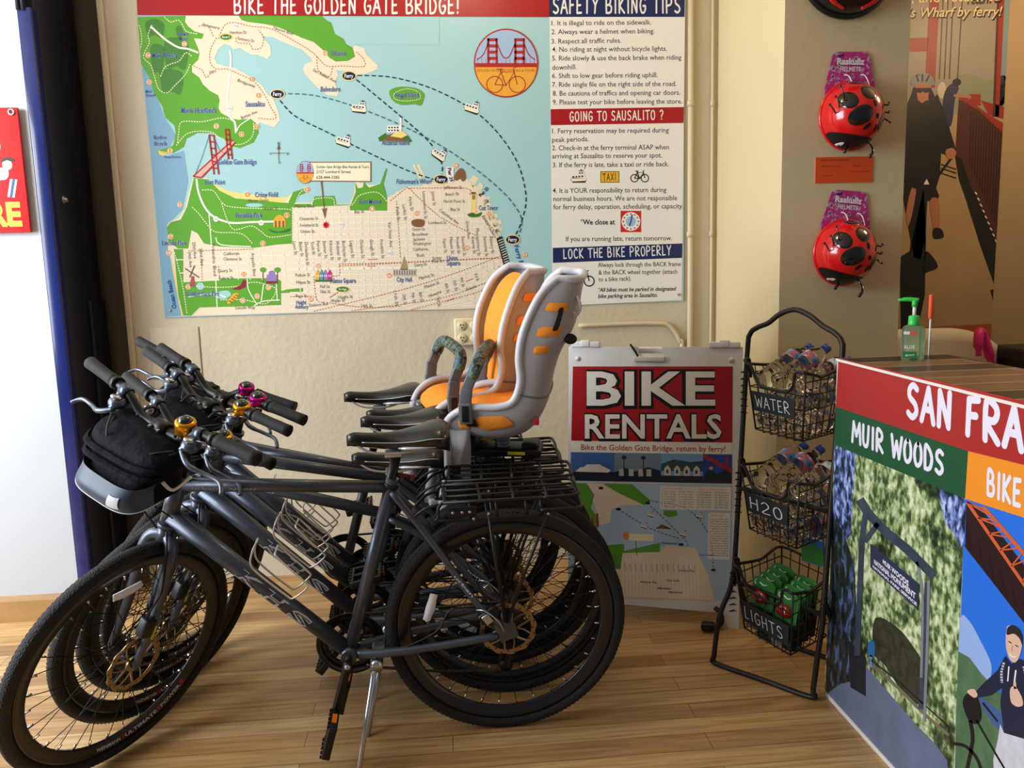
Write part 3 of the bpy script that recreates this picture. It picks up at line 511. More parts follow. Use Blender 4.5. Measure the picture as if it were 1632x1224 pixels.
for q in ([(602, 413), (586, 413.5)], [(585, 424), (598, 424)], [(754, 444), (742, 449)], [(712, 480), (724, 475)], [(538, 466), (526, 474)]): A.line(MATS['print_star'], q, .9, lv=11)
A.build('map_print', banner)
# title bands, tips column
A = Art((0, WALL_Y - .0064, 0), (0, -1, 0)); TOP = -36
A.poly(RED, [(216, TOP), (875, TOP), (875.5, 27), (219, 24)], 0, 12); A.text(W_, 'BIKE THE GOLDEN GATE BRIDGE!', 373, 21, 732, 21, 25, handw=.15, lv=13)
A.build('title_band', banner)
A = Art((0, WALL_Y - .0064, 0), (0, -1, 0))
A.poly(W_, [(875, TOP), (1092.5, TOP), (1086.5, 478), (880.5, 488)], 0, 2); A.poly(NAVY, [(875, TOP), (1092, TOP), (1091, 27), (875.5, 27)], 0, 3); A.text(W_, 'SAFETY BIKING TIPS', 881, 21, 1085, 20, 24, handw=.15, lv=4)
for t, x0, x1, y in (('1. It is illegal to ride on the sidewalk.', 879, 1038, 40), ('2. Always wear a helmet when biking.', 879, 1043, 54), ('3. Respect all traffic rules.', 879, 990, 69), ('4. No riding at night without bicycle lights.', 880, 1063, 82), ('5. Ride slowly & use the back brake when riding', 880, 1086, 96), ('downhill.', 880, 919, 111), ('6. Shift to low gear before riding uphill.', 880, 1048, 124), ('7. Ride single file on the right side of the road.', 880, 1078, 138), ('8. Be cautions of traffics and opening car doors.', 881, 1084, 152), ('9. Please test your bike before leaving the store.', 881, 1087, 166), ('1. Ferry reservation may be required during', 880, 1066, 212), ('peak periods.', 880, 938, 226), ('2. Check-in at the ferry terminal ASAP when', 880, 1066, 239), ('arriving at Sausalito to reserve your spot.', 880, 1055, 252), ('3. If the ferry is late, take a taxi or ride back.', 881, 1066, 266), ('4. It is YOUR responsibility to return during', 881, 1062, 307), ('normal business hours. We are not responsible', 882, 1079, 320), ('for ferry delay, operation, scheduling, or capacity.', 882, 1089, 333), ('If you are running late, return tomorrow.', 902, 1071, 384), ('Always lock through the BACK frame', 953, 1085, 425), ('& the BACK wheel together (attach', 954, 1079, 437), ('to a bike rack).', 954, 1006, 448)):
    A.text(INK, t, x0, y + .6, x1, y - 1, 8.2 if y < 400 else 7.4, bold=.004, lv=4)
A.text(INK, '*We close at', 925, 358, 980, 357.5, 8.4, bold=.025, lv=4)
for t, x0, x1, y in (('*All bikes must be parked in designated', 953, 1078, 465), ('bike parking area in Sausalito.', 953, 1048, 475)): A.text(INK, t, x0, y, x1, y - 2, 6.6, bold=.02, italic=.25, lv=4)
A.poly(RED, [(877.5, 174), (1090, 170.5), (1089.5, 196), (878, 199.5)], 0, 3); A.text(W_, 'GOING TO SAUSALITO ?', 908, 193, 1058, 190, 14.5, handw=.15, lv=4)
A.poly(NAVY, [(881, 395), (1087.5, 388), (1087, 411), (881, 419)], 0, 3); A.text(W_, 'LOCK THE BIKE PROPERLY', 898, 412, 1070, 406, 14.5, handw=.14, lv=4)
A.rect(mat('print_bright_red', (206, 40, 40), .4), 989, 336, 1022, 370, 3); A.disc(W_, 1005.5, 353, 15, lv=4); A.disc(SKYB, 1005.5, 353, 8, lv=5)
for k in range(12): A.disc(INK, 1005.5 + 12 * math.cos(k * .5236), 353 + 12 * math.sin(k * .5236), 1.2, n=6, lv=5)
A.line(BLUE, [(1005.5, 353), (1007.5, 342)], 2.4, lv=6); A.line(BLUE, [(1005.5, 353), (1003, 360)], 2.4, lv=6)
A.rect(INK, 957, 273, 987, 291, 4); A.rect(mat('print_taxi', (236, 180, 40), .4), 958, 274, 986, 290, 5); A.text(INK, 'TAXI', 961, 288, 982, 287, 11, handw=.13, lv=6)
bikeicon(INK, 1019.5, 284, .75, 1.6, 5); bikeicon(INK, 928, 448, 1.0, 2, 5); ferry(922, 284, .95, -.05)
A.build('tips_panel', banner)
for x in (-1.11, 1.07):
    b = MB(); b.tube([(x, WALL_Y - .012, 1.19), (x, WALL_Y - .004, 1.19)], .006, 10); b.build('pin', mat('pin_metal', (180, 178, 170), .4, .8), banner)
# ------------------------------------------------------------------ bicycles
m_frame = mat('frame_grey', (78, 84, 96), 0.38, 0.55, coat=0.2); m_blk = mat('black_parts', (11, 11, 12), 0.42); m_rub = mat('tire_rubber', (20, 20, 23), 0.62, bump=0.6, bscale=260)
m_rim = mat('rim_black', (20, 21, 27), 0.3, coat=0.3); m_spk = mat('spoke_black', (26, 26, 28), 0.35, 0.7); m_alu = mat('brushed_alloy', (188, 190, 196), 0.28, 0.95)
m_rot = mat('rotor_steel', (150, 128, 98), 0.35, 0.85); m_grip = mat('grip_rubber', (28, 28, 31), 0.7, bump=0.3, bscale=400); m_sad = mat('saddle_vinyl', (13, 13, 15), 0.30, coat=0.2)
m_sil = mat('silver_trim', (196, 198, 202), 0.3, 0.6); m_ref = mat('reflector_clear', (232, 234, 238), 0.15, 0.0, coat=1.0); m_refo = mat('reflector_amber', (236, 120, 20), 0.2, coat=1.0)
m_lev = mat('lever_grey', (92, 100, 116), 0.3, 0.75); m_cable = mat('cable_black', (16, 16, 17), 0.5); m_lime = mat('lime_decal', (190, 205, 40), 0.4); m_dec = mat('decal_white', (196, 200, 206), 0.4); m_decr = mat('decal_red', (176, 30, 40), 0.4)
m_gold = mat('bell_gold', (226, 156, 30), 0.2, 0.85); m_mag = mat('bell_magenta', (190, 20, 130), 0.2, 0.8); m_dome = mat('compass_dome', (18, 30, 34), 0.05, coat=1.0); m_chain = mat('chain_steel', (70, 68, 66), 0.4, 0.8)
RW = 0.345
ST0 = Vector((.905, 0, .677)); SAX = Vector((-math.cos(R_(71)), 0, math.sin(R_(71))))
AXF = Vector((1.058, 0, RW)); CLAMP = Vector((.893, 0, 1.003)); BB = Vector((.447, 0, .285))
def steer(s, up=0.0): return Matrix.Translation(ST0 + SAX * up) @ Matrix.Rotation(R_(s), 4, SAX) @ Matrix.Translation(-ST0)
def mirror(pts): return [(x, -y, z) for x, y, z in pts]
class Flat(Art):
    """lettering / decals laid on a surface given by a point function (u right, v up, metres)"""
    def __init__(s, fn): s.fn = fn; s.mb = MB(); s.mb.smooth = False; s.lv = 1
    def at(s, px, py, lift=0.0): return s.fn(px, -py, lift)
def tube_decal(a, b, r, ang, side):
    """maps (u along a->b, v around the tube) on a tube of radius r"""
    a = Vector(a); d = (Vector(b) - a).normalized(); y = Vector((0, 1, 0)); n0 = (y - d * y.dot(d)).normalized(); t0 = d.cross(n0)
    def fn(u, v, lift):
        k = ang + v / r; return a + d * u + (n0 * math.cos(k) + t0 * math.sin(k) * side) * (r + .0006 + lift)
    return fn
def wheel_parts(root_name, rear, parent, M):
    b = MB()   # rim: deep section
    b.lathe([(.302, -.011), (.310, -.012), (.310, .012), (.302, .011), (.276, .005), (.272, 0), (.276, -.005)], Matrix.Rotation(R_(-90), 4, 'X'), 64, closed=True)
    wh = b.build(root_name, m_rim, parent, M)
    b = MB(); n = 14
    b.lathe([(.3265 + .0185 * math.cos(2 * math.pi * i / n) * (1.0), .019 * math.sin(2 * math.pi * i / n)) for i in range(n)], Matrix.Rotation(R_(-90), 4, 'X'), 96, closed=True)
    for k in range(150):
        a = 2 * math.pi * k / 150
        for sgn in (-1, 1):
            q = Matrix.Rotation(a, 3, 'Y'); c = q @ Vector((.3400, sgn * .0085, 0)); b.box(c, (.0045, .007, .0075), q)
    b.build('tire', m_rub, wh)
    b = MB(); b.lathe([(0, -.05), (.008, -.05), (.009, -.032), (.024, -.031), (.024, -.027), (.013, -.022), (.013, .022), (.024, .027), (.024, .031), (.009, .032), (.008, .05), (0, .05)], Matrix.Rotation(R_(-90), 4, 'X'), 20)
    b.build('hub', m_blk, wh)
    b = MB(); b.use(m_spk)
    for k in range(32):
        a = 2 * math.pi * (k + .5) / 32; sd = 1 if k % 2 else -1; of = R_(38) * (1 if (k // 2) % 2 else -1)
        p = Vector((.0225 * math.cos(a + of * 1.6), sd * .029, .0225 * math.sin(a + of * 1.6))); q = Vector((.273 * math.cos(a), sd * .003, .273 * math.sin(a))); b.tube([p, q], .00125, 5, cap=False)
    b.use(mat('nipple_brass', (214, 206, 188), .25, .9))
    for k in range(32):
        a = 2 * math.pi * (k + .5) / 32; b.tube([(.272 * math.cos(a), 0, .272 * math.sin(a)), (.258 * math.cos(a), 0, .258 * math.sin(a))], .0026, 6)
    b.build('spokes', None, wh)
    # disc rotor on the left side
    b = MB(); MR = Matrix.Translation((0, .040, 0)) @ Matrix.Rotation(R_(-90), 4, 'X'); N = 96
    vs = []; fs = []
    for k in range(N):
        a = 2 * math.pi * k / N; ro = .080 + .0022 * math.sin(a * 12)
        for r, z in ((ro, -.001), (ro, .001), (.066, .001), (.066, -.001)): vs.append(MR @ Vector((r * math.cos(a), r * math.sin(a), z)))
    for k in range(N):
        q = (k + 1) % N
        for i in range(4): fs.append([k * 4 + i, q * 4 + i, q * 4 + (i + 1) % 4, k * 4 + (i + 1) % 4])
    b.smooth = False; b.add(vs, fs)
    for k in range(6):
        a = 2 * math.pi * k / 6
        b.tube([MR @ Vector((r * math.cos(a + w), r * math.sin(a + w), 0)) for r, w in ((.022, 0), (.042, .25), (.067, .38))], .0035, 5)
        b.tube([MR @ Vector((r * math.cos(a + w), r * math.sin(a + w), 0)) for r, w in ((.022, .1), (.045, -.12), (.067, -.3))], .0022, 5)
    b.lathe([(.012, -.003), (.024, -.003), (.024, .003), (.012, .003)], MR, 24, True)
    ro = b.build('brake_rotor', m_rot, wh)
    b = MB()
    for k in range(24):
        a = 2 * math.pi * k / 24; r = .073 + .0035 * (1 if k % 2 else -1); b.lathe([(0, 0), (.0026, 0), (.0026, .0024), (0, .0024)], MR @ Matrix.Translation((r * math.cos(a), r * math.sin(a), -.0012)), 8)
    b.build('rotor_holes', m_blk, ro)
    # wheel reflector clipped to the spokes
    a = R_(17 if rear else 96); b = MB()
    def refl(u, v):
        ph = 2 * math.pi * u; rr = Vector((.225 + .013 * math.cos(ph) * v, .013 + .005 * (1 - v * v), .045 * math.sin(ph) * v)); return Matrix.Rotation(-a, 3, 'Y') @ rr
    b.grid(refl, 20, 5, True); b.box(Matrix.Rotation(-a, 3, 'Y') @ Vector((.225, .009, 0)), (.022, .006, .084), Matrix.Rotation(-a, 3, 'Y'), .004)
    b.build('wheel_reflector', m_ref, wh)
    if rear:
        b = MB()
        for k in range(8):
            r = .052 - k * .0044; yy = -.020 - k * .004; t = int(r * 620)
            b.lathe([(.012, -.001), (r, -.001), (r, .001), (.012, .001)], Matrix.Translation((0, yy, 0)) @ Matrix.Rotation(R_(-90), 4, 'X'), 28, True)
            for q in range(t): w_ = 2 * math.pi * q / t; b.box(((r + .0015) * math.cos(w_), yy, (r + .0015) * math.sin(w_)), (.005, .0018, .003), Matrix.Rotation(-w_, 3, 'Y'))
        b.build('cassette', m_chain, wh)
    else:
        def rimf(u, v, lift):      # lettering that runs round the rim on the left side
            ph = R_(-90) + u / .291; rr = .291 - v; k = (rr - .276) / .026; yy = .0052 + .0058 * max(0, min(1, k)) + .0006 + lift; return Vector((rr * math.cos(ph), yy, rr * math.sin(ph)))
        f_ = Flat(lambda u, v, l: rimf(-u, v, l))
        for t, u0, u1, mm in (('WEINMANN', -.12, -.045, m_dec), ('ULTIMATE', -.03, .075, m_dec), ('POWER', .09, .165, m_dec)):
            n_ = 1; f_.text(mm, t, u0, .0055, u1, .0055, .011, bold=.03, lv=2)
        for u0, u1 in ((-.04, -.032), (.079, .087), (.168, .18)): f_.rect(m_decr, u0, -.007, u1, .007, 1)
        f_.build('rim_lettering', wh)
    return wh
def make_frame(root, drop=0.0):
    """drop: how far the seat cluster sits below the tall frame's, giving a sloping top tube"""
    hb = ST0 + SAX * .02; ht = ST0 + SAX * .172; on_st = lambda z: Vector((.447 - .147 * (z - .285) / .515, 0, z)); stt = on_st(.80 - drop); ttf = ST0 + SAX * (.145 - drop * .28); dtf = ST0 + SAX * .055; tte = on_st(.775 - drop) + Vector((.006, 0, 0))
    b = MB(); b.tube([hb, ht], .0225, 16); b.tube([hb, hb + SAX * .012], .026, 16); b.tube([ht - SAX * .012, ht], .026, 16)
    b.tube([ttf, tte], [.0195, .0165], 16); b.tube([dtf, dtf + (BB - dtf) * .5, BB + Vector((.01, 0, .01))], [.026, .0245, .022], 16)
    b.tube([BB, stt], .0175, 16); b.tube([BB + Vector((0, -.036, 0)), BB + Vector((0, .036, 0))], .022, 18)
    for s in (-1, 1):
        b.tube(spline([(on_st(.765 - drop).x - .004, s * .014, .765 - drop), (.20, s * .040, .62 - drop * .6), (.09, s * .058, .445), (.018, s * .062, .368)], 5), [.0095] * 15 + [.008], 10)
        b.tube(spline([(.425, s * .020, .287), (.33, s * .042, .298), (.18, s * .055, .317), (.03, s * .062, .338)], 5), [.013] * 8 + [.0115] * 7 + [.010], 10)
        b.box((.006, s * .062, .352), (.055, .006, .06), Matrix.Rotation(R_(20), 3, 'Y'), .006)
    b.tube([(.25, -.028, .70 - drop * .8), (.25, .028, .70 - drop * .8)], .007, 8); b.tube([(.35, -.036, .296), (.35, .036, .296)], .008, 8)
    fr = b.build('frame', m_frame, root)
    # decals
    ddt = (BB - dtf).normalized()
    f_ = Flat(tube_decal(dtf + ddt * .23, BB, .0248, -.25, -1))
    for tx, u0, u1 in (('K', .0, .078), ('H', .088, .168), ('S', .180, .250)):
        f_.text(m_dec, tx, u0, .009, u1, .009, .031, bold=.05, italic=.12, lv=1); f_.text(mat('decal_slate', (52, 57, 68), .4), tx, u0 + .004, .0065, u1 - .004, .0065, .026, bold=-.012, italic=.12, lv=2)
    f_.build('lettering', fr)
    dtt = (tte - ttf).normalized()
    f_ = Flat(tube_decal(ttf + dtt * .04, tte, .0198, -.05, -1)); f_.text(mat('decal_grey', (150, 152, 158), .4), 'urban', 0, .006, .065, .006, .010, bold=.02, lv=1); f_.build('lettering', fr); f_.mb = MB(); f_.mb.smooth = False
    f_.text(MATS['decal_grey'], 'xpress', .09, .006, .165, .006, .010, bold=.02, italic=.3, lv=1); f_.build('lettering', fr)
    f_ = Flat(tube_decal((.145, .052, .53 - drop * .35), (.05, .061, .405), .0098, .0, -1)); f_.text(m_dec, 'urban', 0, .003, .08, .003, .007, bold=.02, lv=1); f_.build('lettering', fr)
    b = MB(); b.tube([on_st(.775 - drop), on_st(.785 - drop)], .021, 14); b.build('seat_clamp', m_blk, fr)
    return fr
def make_bike():
    root = empty('bicycle')
    make_frame(root)
    hb = ST0 + SAX * .02; ht = ST0 + SAX * .172; stt = Vector((.300, 0, .80)); dtf = ST0 + SAX * .055
    # fork
    b = MB(); cr = ST0 - SAX * .0; b.tube([cr + SAX * .02, cr - SAX * .02], .021, 14)
    for s in (-1, 1):
        P = spline([(.906, s * .012, .672), (.918, s * .040, .660), (.936, s * .052, .625), (.960, s * .054, .560), (1.000, s * .053, .460), (1.058, s * .052, .352)], 5)
        b.tube(P, [.0165] * 10 + [.0165 - .006 * i / 15 for i in range(16)], 12); b.box((1.058, s * .052, .350), (.022, .007, .03), None, .004)
    fk = b.build('fork', m_frame, root)
    b = MB(); b.box((1.008, .0655, .437), (.006, .003, .040), Matrix.Rotation(R_(-28), 3, 'Y')); b.build('lime_stripe', m_lime, fk)
    b = MB(); b.box((1.03, .066, .475), (.035, .034, .055), Matrix.Rotation(R_(-28), 3, 'Y'), .008); b.tube([(1.03, .07, .51), (.98, .07, .56), (.94, .05, .66), (.93, .04, .72)], .0028, 6); b.build('brake_caliper', m_blk, fk)
    # cockpit
    b = MB(); stt_ = ST0 + SAX * .255; b.tube([ht, ht + SAX * .10], .0165, 14); b.tube([ST0 + SAX * .262, CLAMP + Vector((0, 0, .012))], .0165, 14); b.tube([CLAMP + Vector((0, -.024, 0)), CLAMP + Vector((0, .024, 0))], .022, 16)
    st_ = b.build('stem', m_blk, root)
    b = MB()
    for s in (-1, 1):
        for dz in (-.013, .013): b.tube([CLAMP + Vector((.018, s * .015, dz)), CLAMP + Vector((.027, s * .015, dz))], .0035, 8)
    b.build('stem_bolts', m_alu, st_)
    def bar(y):   # riser bar centreline
        a = abs(y); t = min(1, max(0, (a - .055) / .09)); rise = .051 * t * t * (3 - 2 * t); sw = -.023 * max(0, (a - .10) / .21)
        return Vector((CLAMP.x + sw, y, CLAMP.z + rise))
    ys = [-.31 + .62 * i / 40 for i in range(41)]; b = MB(); b.tube([bar(y) for y in ys], [.0115 + .004 * max(0, 1 - abs(y) / .08) for y in ys], 12)
    hbar = b.build('handlebar', m_blk, root)
    for s in (-1, 1):
        b = MB(); P = [bar(s * (.185 + .125 * i / 8)) for i in range(9)]; b.tube(P, [.0175, .0165, .016, .0158, .016, .0165, .0165, .0168, .0175], 14); gr = b.build('grip', m_grip, hbar)
        b = MB(); b.tube([bar(s * .172), bar(s * .186)], .0185, 14); b.build('grip_clamp', m_blk, hbar)
        # brake lever with shifter pod
        c = bar(s * .135); b = MB(); b.tube([bar(s * .125), bar(s * .15)], .0165, 12)
        b.ball(c + Vector((.025, 0, -.022)), (.026, .024, .017)); b.tube([c + Vector((.018, -s * .005, -.012)), c + Vector((.05, -s * .005, -.03))], .010, 10)
        lv = b.build('brake_lever', m_lev, hbar)
        b = MB(); b.tube(spline([c + Vector((.046, -s * .01, -.03)), c + Vector((.062, s * .03, -.045)), c + Vector((.050, s * .075, -.055)), c + Vector((.046, s * .12, -.058)), c + Vector((.062, s * .145, -.072))], 5), [.0068] * 8 + [.0055] * 13, 8); b.build('lever_blade', m_lev, lv)
        b = MB(); b.lathe([(0, 0), (.015, 0), (.015, .004), (.009, .008), (0, .008)], axis_to(c + Vector((.03, 0, -.008)), c + Vector((.0, 0, .06))), 18); b.tube([c + Vector((.018, s * .01, -.01)), c + Vector((.0, s * .035, -.012))], .0035, 7); b.build('shifter_cap', m_alu, lv)
    b = MB()
    for s, e in ((-1, Vector((.95, .03, .74))), (1, Vector((.93, -.03, .72)))):
        c = bar(s * .135) + Vector((.06, -s * .02, -.032)); b.tube(spline([c, c + Vector((.05, -s * .05, -.02)), Vector((1.0, s * .03, .90)), e], 6), .0026, 6)
        c = c + Vector((-.01, 0, -.01)); b.tube(spline([c, c + Vector((.06, -s * .04, -.03)), Vector((.985, s * .01, .87)), Vector((.90, -s * .028, .74))], 6), .0022, 6)
    b.build('cables', m_cable, hbar)
    bell = MB(); c = bar(.085) + Vector((-.004, 0, .020)); M = Matrix.Translation(c)
    bell.lathe([(.0, -.006), (.024, -.006), (.0255, .0), (.0255, .024), (.0235, .029), (.018, .030)], M, 28); be = bell.build('bell', m_gold, hbar)
    b = MB(); b.ball(c + Vector((0, 0, .029)), (.0175, .0175, .013), None, 20); b.build('compass', m_dome, be)
    b = MB(); b.tube([bar(.078), bar(.092)], .0145, 12); b.box(c + Vector((-.016, .02, .002)), (.01, .03, .008), None, .003); b.build('bell_clamp', m_blk, be)
    # saddle, modelled about its clamp; nose forward
    def sad(u, v):
        x = .14 - .27 * v; k = max(0, (v - .25) / .75); wd = .019 + .060 * (3 * k ** 2 - 2 * k ** 3) ; wd *= (1 - .35 * max(0, (v - .88) / .12) ** 2) * (min(1, .45 + v * 9) if v < .07 else 1)
        a = 2 * math.pi * u; zt = .930 + .022 * k * k - .008 * math.sin(math.pi * min(1, v * 1.25)) - (.016 * ((v - .85) / .15) ** 2 if v > .85 else 0) + (-.010 * (1 - v / .06) if v < .06 else 0); dep = (.020 + .030 * k) * (.6 + .4 * min(1, v / .08))
        ca, sa = math.cos(a), math.sin(a); yy = wd * math.copysign(abs(ca) ** .7, ca); zz = zt + (.004 * 0 + .006 * (1 - abs(ca)) * 1 if sa > 0 else -dep * abs(sa) ** .6) - (.012 * abs(ca) ** 3 if sa >= 0 else .012)
        return Vector((x + .275, yy, zz))
    b = MB(); b.grid(sad, 28, 26, True); b.add([sad(i / 28, 0) for i in range(28)], [list(range(28))]); b.add([sad(i / 28, 1) for i in range(28)], [list(range(28))]); sd_ = b.build('saddle', m_sad, root)
    b = MB()
    for s in (-1, 1): b.tube(spline([(.395, s * .010, .905), (.35, s * .022, .882), (.27, s * .024, .878), (.21, s * .030, .898), (.18, s * .034, .915)], 5), .0036, 7)
    b.box((.295, 0, .873), (.045, .05, .016), None, .004); b.build('saddle_rails', m_sil, sd_)
    b = MB()
    for s in (-1, 1):
        P = [sad(0 if s > 0 else .5, t) + Vector((0, s * .0012, -.003)) for t in [.15 + .8 * i / 16 for i in range(17)]]; b.tube(P, .0013, 5)
        q = [sad((0 if s > 0 else .5) - s * .075, t) + Vector((0, s * .003, 0)) for t in (.50, .58, .72, .86)]; b.tube(q, [.002, .0055, .004, .0015], 6)
    b.build('saddle_piping', m_sil, sd_)
    b = MB(); b.tube([(.343, 0, .65), (.287, 0, .866)], .0136, 14); b.build('seatpost', m_blk, root)
    b = MB(); b.box((.247, 0, .80), (.012, .022, .018), None, .003); b.tube([(.29, 0, .81), (.25, 0, .80)], .006, 6); b.build('rear_reflector', mat('reflector_maroon', (96, 14, 22), .3), root)
    # drivetrain
    b = MB(); MC = Matrix.Translation(BB + Vector((0, -.048, 0))) @ Matrix.Rotation(R_(-90), 4, 'X'); b.lathe([(.066, -.0015), (.086, -.0015), (.086, .0015), (.066, .0015)], MC, 44, True)
    for k in range(44): a = 2 * math.pi * k / 44; b.box(BB + Vector((.088 * math.cos(a), -.048, .088 * math.sin(a))), (.006, .003, .006), Matrix.Rotation(-a, 3, 'Y'))
    for k in range(4): a = 2 * math.pi * k / 4 + .4; b.tube([BB + Vector((0, -.048, 0)), BB + Vector((.07 * math.cos(a), -.048, .07 * math.sin(a)))], .007, 6)
    b.lathe([(.09, .006), (.098, .006), (.098, .009), (.09, .009)], MC, 36, True); b.tube([BB + Vector((0, -.075, 0)), BB + Vector((0, .075, 0))], .010, 12); ck = b.build('crankset', m_blk, root)
    dn = Vector((.30, 0, -.954)).normalized()
    for s, d in ((1, dn), (-1, -dn)):
        a0 = BB + Vector((0, s * .068, 0)); a1 = a0 + d * .168 + Vector((0, s * .012, 0)); b = MB(); b.tube([a0 - d * .012, a0, a0 + d * .05, a1, a1 + d * .012], [.010, .0145, .012, .010, .008], 10); b.build('crank_arm', m_blk, ck)
        b = MB(); b.lathe([(0, 0), (.008, 0), (.008, .004), (0, .004)], axis_to(a0 + Vector((0, s * .011, 0)), a0 + Vector((0, s, 0))), 12); b.build('crank_bolt', m_alu, ck)
        pc = a1 + Vector((0, s * .062, 0)); R3 = Matrix.Rotation(R_(74 if s > 0 else 12), 3, 'Y'); b = MB()
        for q in (-.042, .042): b.box(pc + R3 @ Vector((q, 0, 0)), (.014, .092, .024), R3, .004)
        for q in (-.044, .0, .044): b.box(pc + R3 @ Vector((0, q, 0)), (.09, .012, .022), R3, .004)
        for q in range(5):
            for e in (-1, 1): b.box(pc + R3 @ Vector((e * .047, -.036 + q * .018, .012)), (.006, .007, .008), R3)
        b.tube([a1, pc + Vector((0, s * .04, 0))], .008, 8); pd = b.build('pedal', m_blk, root)
        b = MB()
        for e in (-1, 1): b.box(pc + R3 @ Vector((e * .0495, 0, 0)), (.004, .036, .013), R3)
        b.build('pedal_reflector', m_refo, pd)
    b = MB(); N = 40; P = []
    for i in range(N // 2 + 1): a = R_(80 - 190 * i / (N // 2)); P.append(BB + Vector((.088 * math.cos(a), -.048, .088 * math.sin(a))))
    for p in ((.2, -.045, .17), (.03, -.042, .16), (-.02, -.042, .20), (.035, -.042, .24)): P.append(Vector(p))
    for i in range(13): a = R_(230 - 150 * i / 12 - 0); P.append(Vector((.042 * math.cos(a), -.040, RW + .042 * math.sin(a))))
    b.tube(P, .0042, 6, closed=True); b.build('chain', m_chain, root)
    b = MB(); b.box((.02, -.055, .28), (.03, .02, .06), Matrix.Rotation(R_(15), 3, 'Y'), .006); b.box((.015, -.045, .205), (.014, .008, .085), None, .004); b.lathe([(0, -.004), (.02, -.004), (.02, .004), (0, .004)], Matrix.Translation((.03, -.042, .24)) @ Matrix.Rotation(R_(-90), 4, 'X'), 12); b.lathe([(0, -.004), (.02, -.004), (.02, .004), (0, .004)], Matrix.Translation((.0, -.042, .175)) @ Matrix.Rotation(R_(-90), 4, 'X'), 12)
    b.build('derailleur', m_blk, root)
    b = MB(); b.box((.055, .058, .405), (.06, .03, .035), Matrix.Rotation(R_(35), 3, 'Y'), .008); b.tube(spline([(.09, .06, .43), (.16, .05, .42), (.2, .052, .36), (.3, .045, .31), (.42, .02, .27)], 5), .0026, 6); cp = b.build('brake_caliper', m_blk, root)
    b = MB(); b.box((.06, .076, .40), (.022, .008, .03), Matrix.Rotation(R_(35), 3, 'Y'), .003); b.tube(spline([(.09, .066, .425), (.065, .085, .43), (.03, .085, .395), (.015, .08, .36)], 5), .0022, 6); b.build('caliper_arm', m_alu, cp)
    # kickstand, parked down on the left
    b = MB(); k0 = Vector((.375, .03, .262)); k1 = Vector((.432, .232, .006)); b.lathe([(0, -.014), (.018, -.014), (.018, .014), (0, .014)], axis_to(k0 + Vector((-.004, .01, 0)), k0 + Vector((-.004, 1, -.2))), 16); b.box((.36, 0, .287), (.05, .05, .022), None, .005)
    kk = b.build('kickstand', m_alu, root); b = MB(); b.tube([k0, k0.lerp(k1, .12), k0.lerp(k1, .3), k1], [.011, .009, .0075, .0065], 12); b.build('kickstand_leg', m_alu, kk)
    # bottle cage on the down tube
    dd = (BB - dtf).normalized(); nn = Vector((dd.z, 0, -dd.x)); nn = nn if nn.z > 0 else -nn; o = dtf + dd * .22 + nn * .026
    def cg(u, v, y): return o + dd * u + nn * v + Vector((0, y, 0))
    Y_ = .032; side = lambda q: [cg(.0, .050, q * .030), cg(.018, .020, q * Y_), cg(.05, .006, q * .026), cg(.15, .004, q * .024), cg(.172, .012, q * .028), cg(.178, .060, q * Y_), cg(.165, .070, q * Y_), cg(.10, .074, q * Y_), cg(.055, .078, q * .030)]
    b = MB(); b.tube(spline(side(1) + [cg(.050, .080, .012), cg(.050, .080, -.012)] + side(-1)[::-1], 5), .0028, 7); b.tube(spline([cg(.0, .050, .030), cg(-.004, .062, .018), cg(-.004, .066, 0), cg(-.004, .062, -.018), cg(.0, .050, -.030)], 5), .0028, 7)
    b.build('bottle_cage', mat('cage_wire', (222, 216, 208), .3, .5), root)
    # rear carrier
    b = MB(); zt = .745; r = .005
    for s in (-1, 1): b.tube([(.17, s * .062, zt), (-.17, s * .062, zt)], r, 8)
    b.tube(spline([(-.10, .062, zt), (-.185, .06, zt + .002), (-.198, .03, zt + .004), (-.198, -.03, zt + .004), (-.185, -.06, zt + .002), (-.10, -.062, zt)], 5), r, 8)
    b.tube(spline([(-.09, .075, zt - .03), (-.19, .075, zt - .03), (-.205, .04, zt - .03), (-.205, -.04, zt - .03), (-.19, -.075, zt - .03), (-.09, -.075, zt - .03)], 5), r, 8)
    for s in (-1, 1):
        b.tube(spline([(.17, s * .062, zt), (.182, s * .066, zt - .012), (.182, s * .073, zt - .035), (.165, s * .076, zt - .045), (-.09, s * .076, zt - .045)], 4), r, 8)
        for x in (.10, .03, -.05, -.09): b.tube([(x, s * .062, zt), (x - .004, s * .076, zt - .045)], .0042, 7)
        b.tube([(.05, s * .077, zt - .03), (.03, s * .079, .55), (.008, s * .072, .385)], .005, 8); b.tube([(-.11, s * .077, zt - .04), (-.05, s * .079, .55), (.004, s * .074, .385)], .0045, 8)
        b.tube(spline([(.18, s * .05, zt - .01), (.215, s * .045, zt - .02), (.25, s * .03, zt - .05), (.262, s * .022, .68)], 5), .0042, 7); b.box((.12, s * .077, zt - .022), (.075, .004, .03), None, .002)
    for x in (.165, .07, -.02, -.11): b.tube([(x, -.062, zt), (x, .062, zt)], .0042, 7)
    for y in (-.02, .02): b.tube([(.165, y, zt), (-.19, y, zt + .003)], .0038, 7)
    rk = b.build('rear_rack', m_blk, root)
    b = MB()
    for x, z in ((.145, zt - .022), (.12, zt - .022), (.10, zt - .022), (-.11, zt - .04), (.05, zt - .03), (.09, zt - .042)): b.ball((x, .081, z), (.0042, .0022, .0042), None, 8)
    b.build('rack_bolts', m_alu, rk)
    wheel_parts('front_wheel', False, root, Matrix.Translation(AXF)); wheel_parts('rear_wheel', True, root, Matrix.Translation((0, 0, RW)))
    return root
bike0 = make_bike()
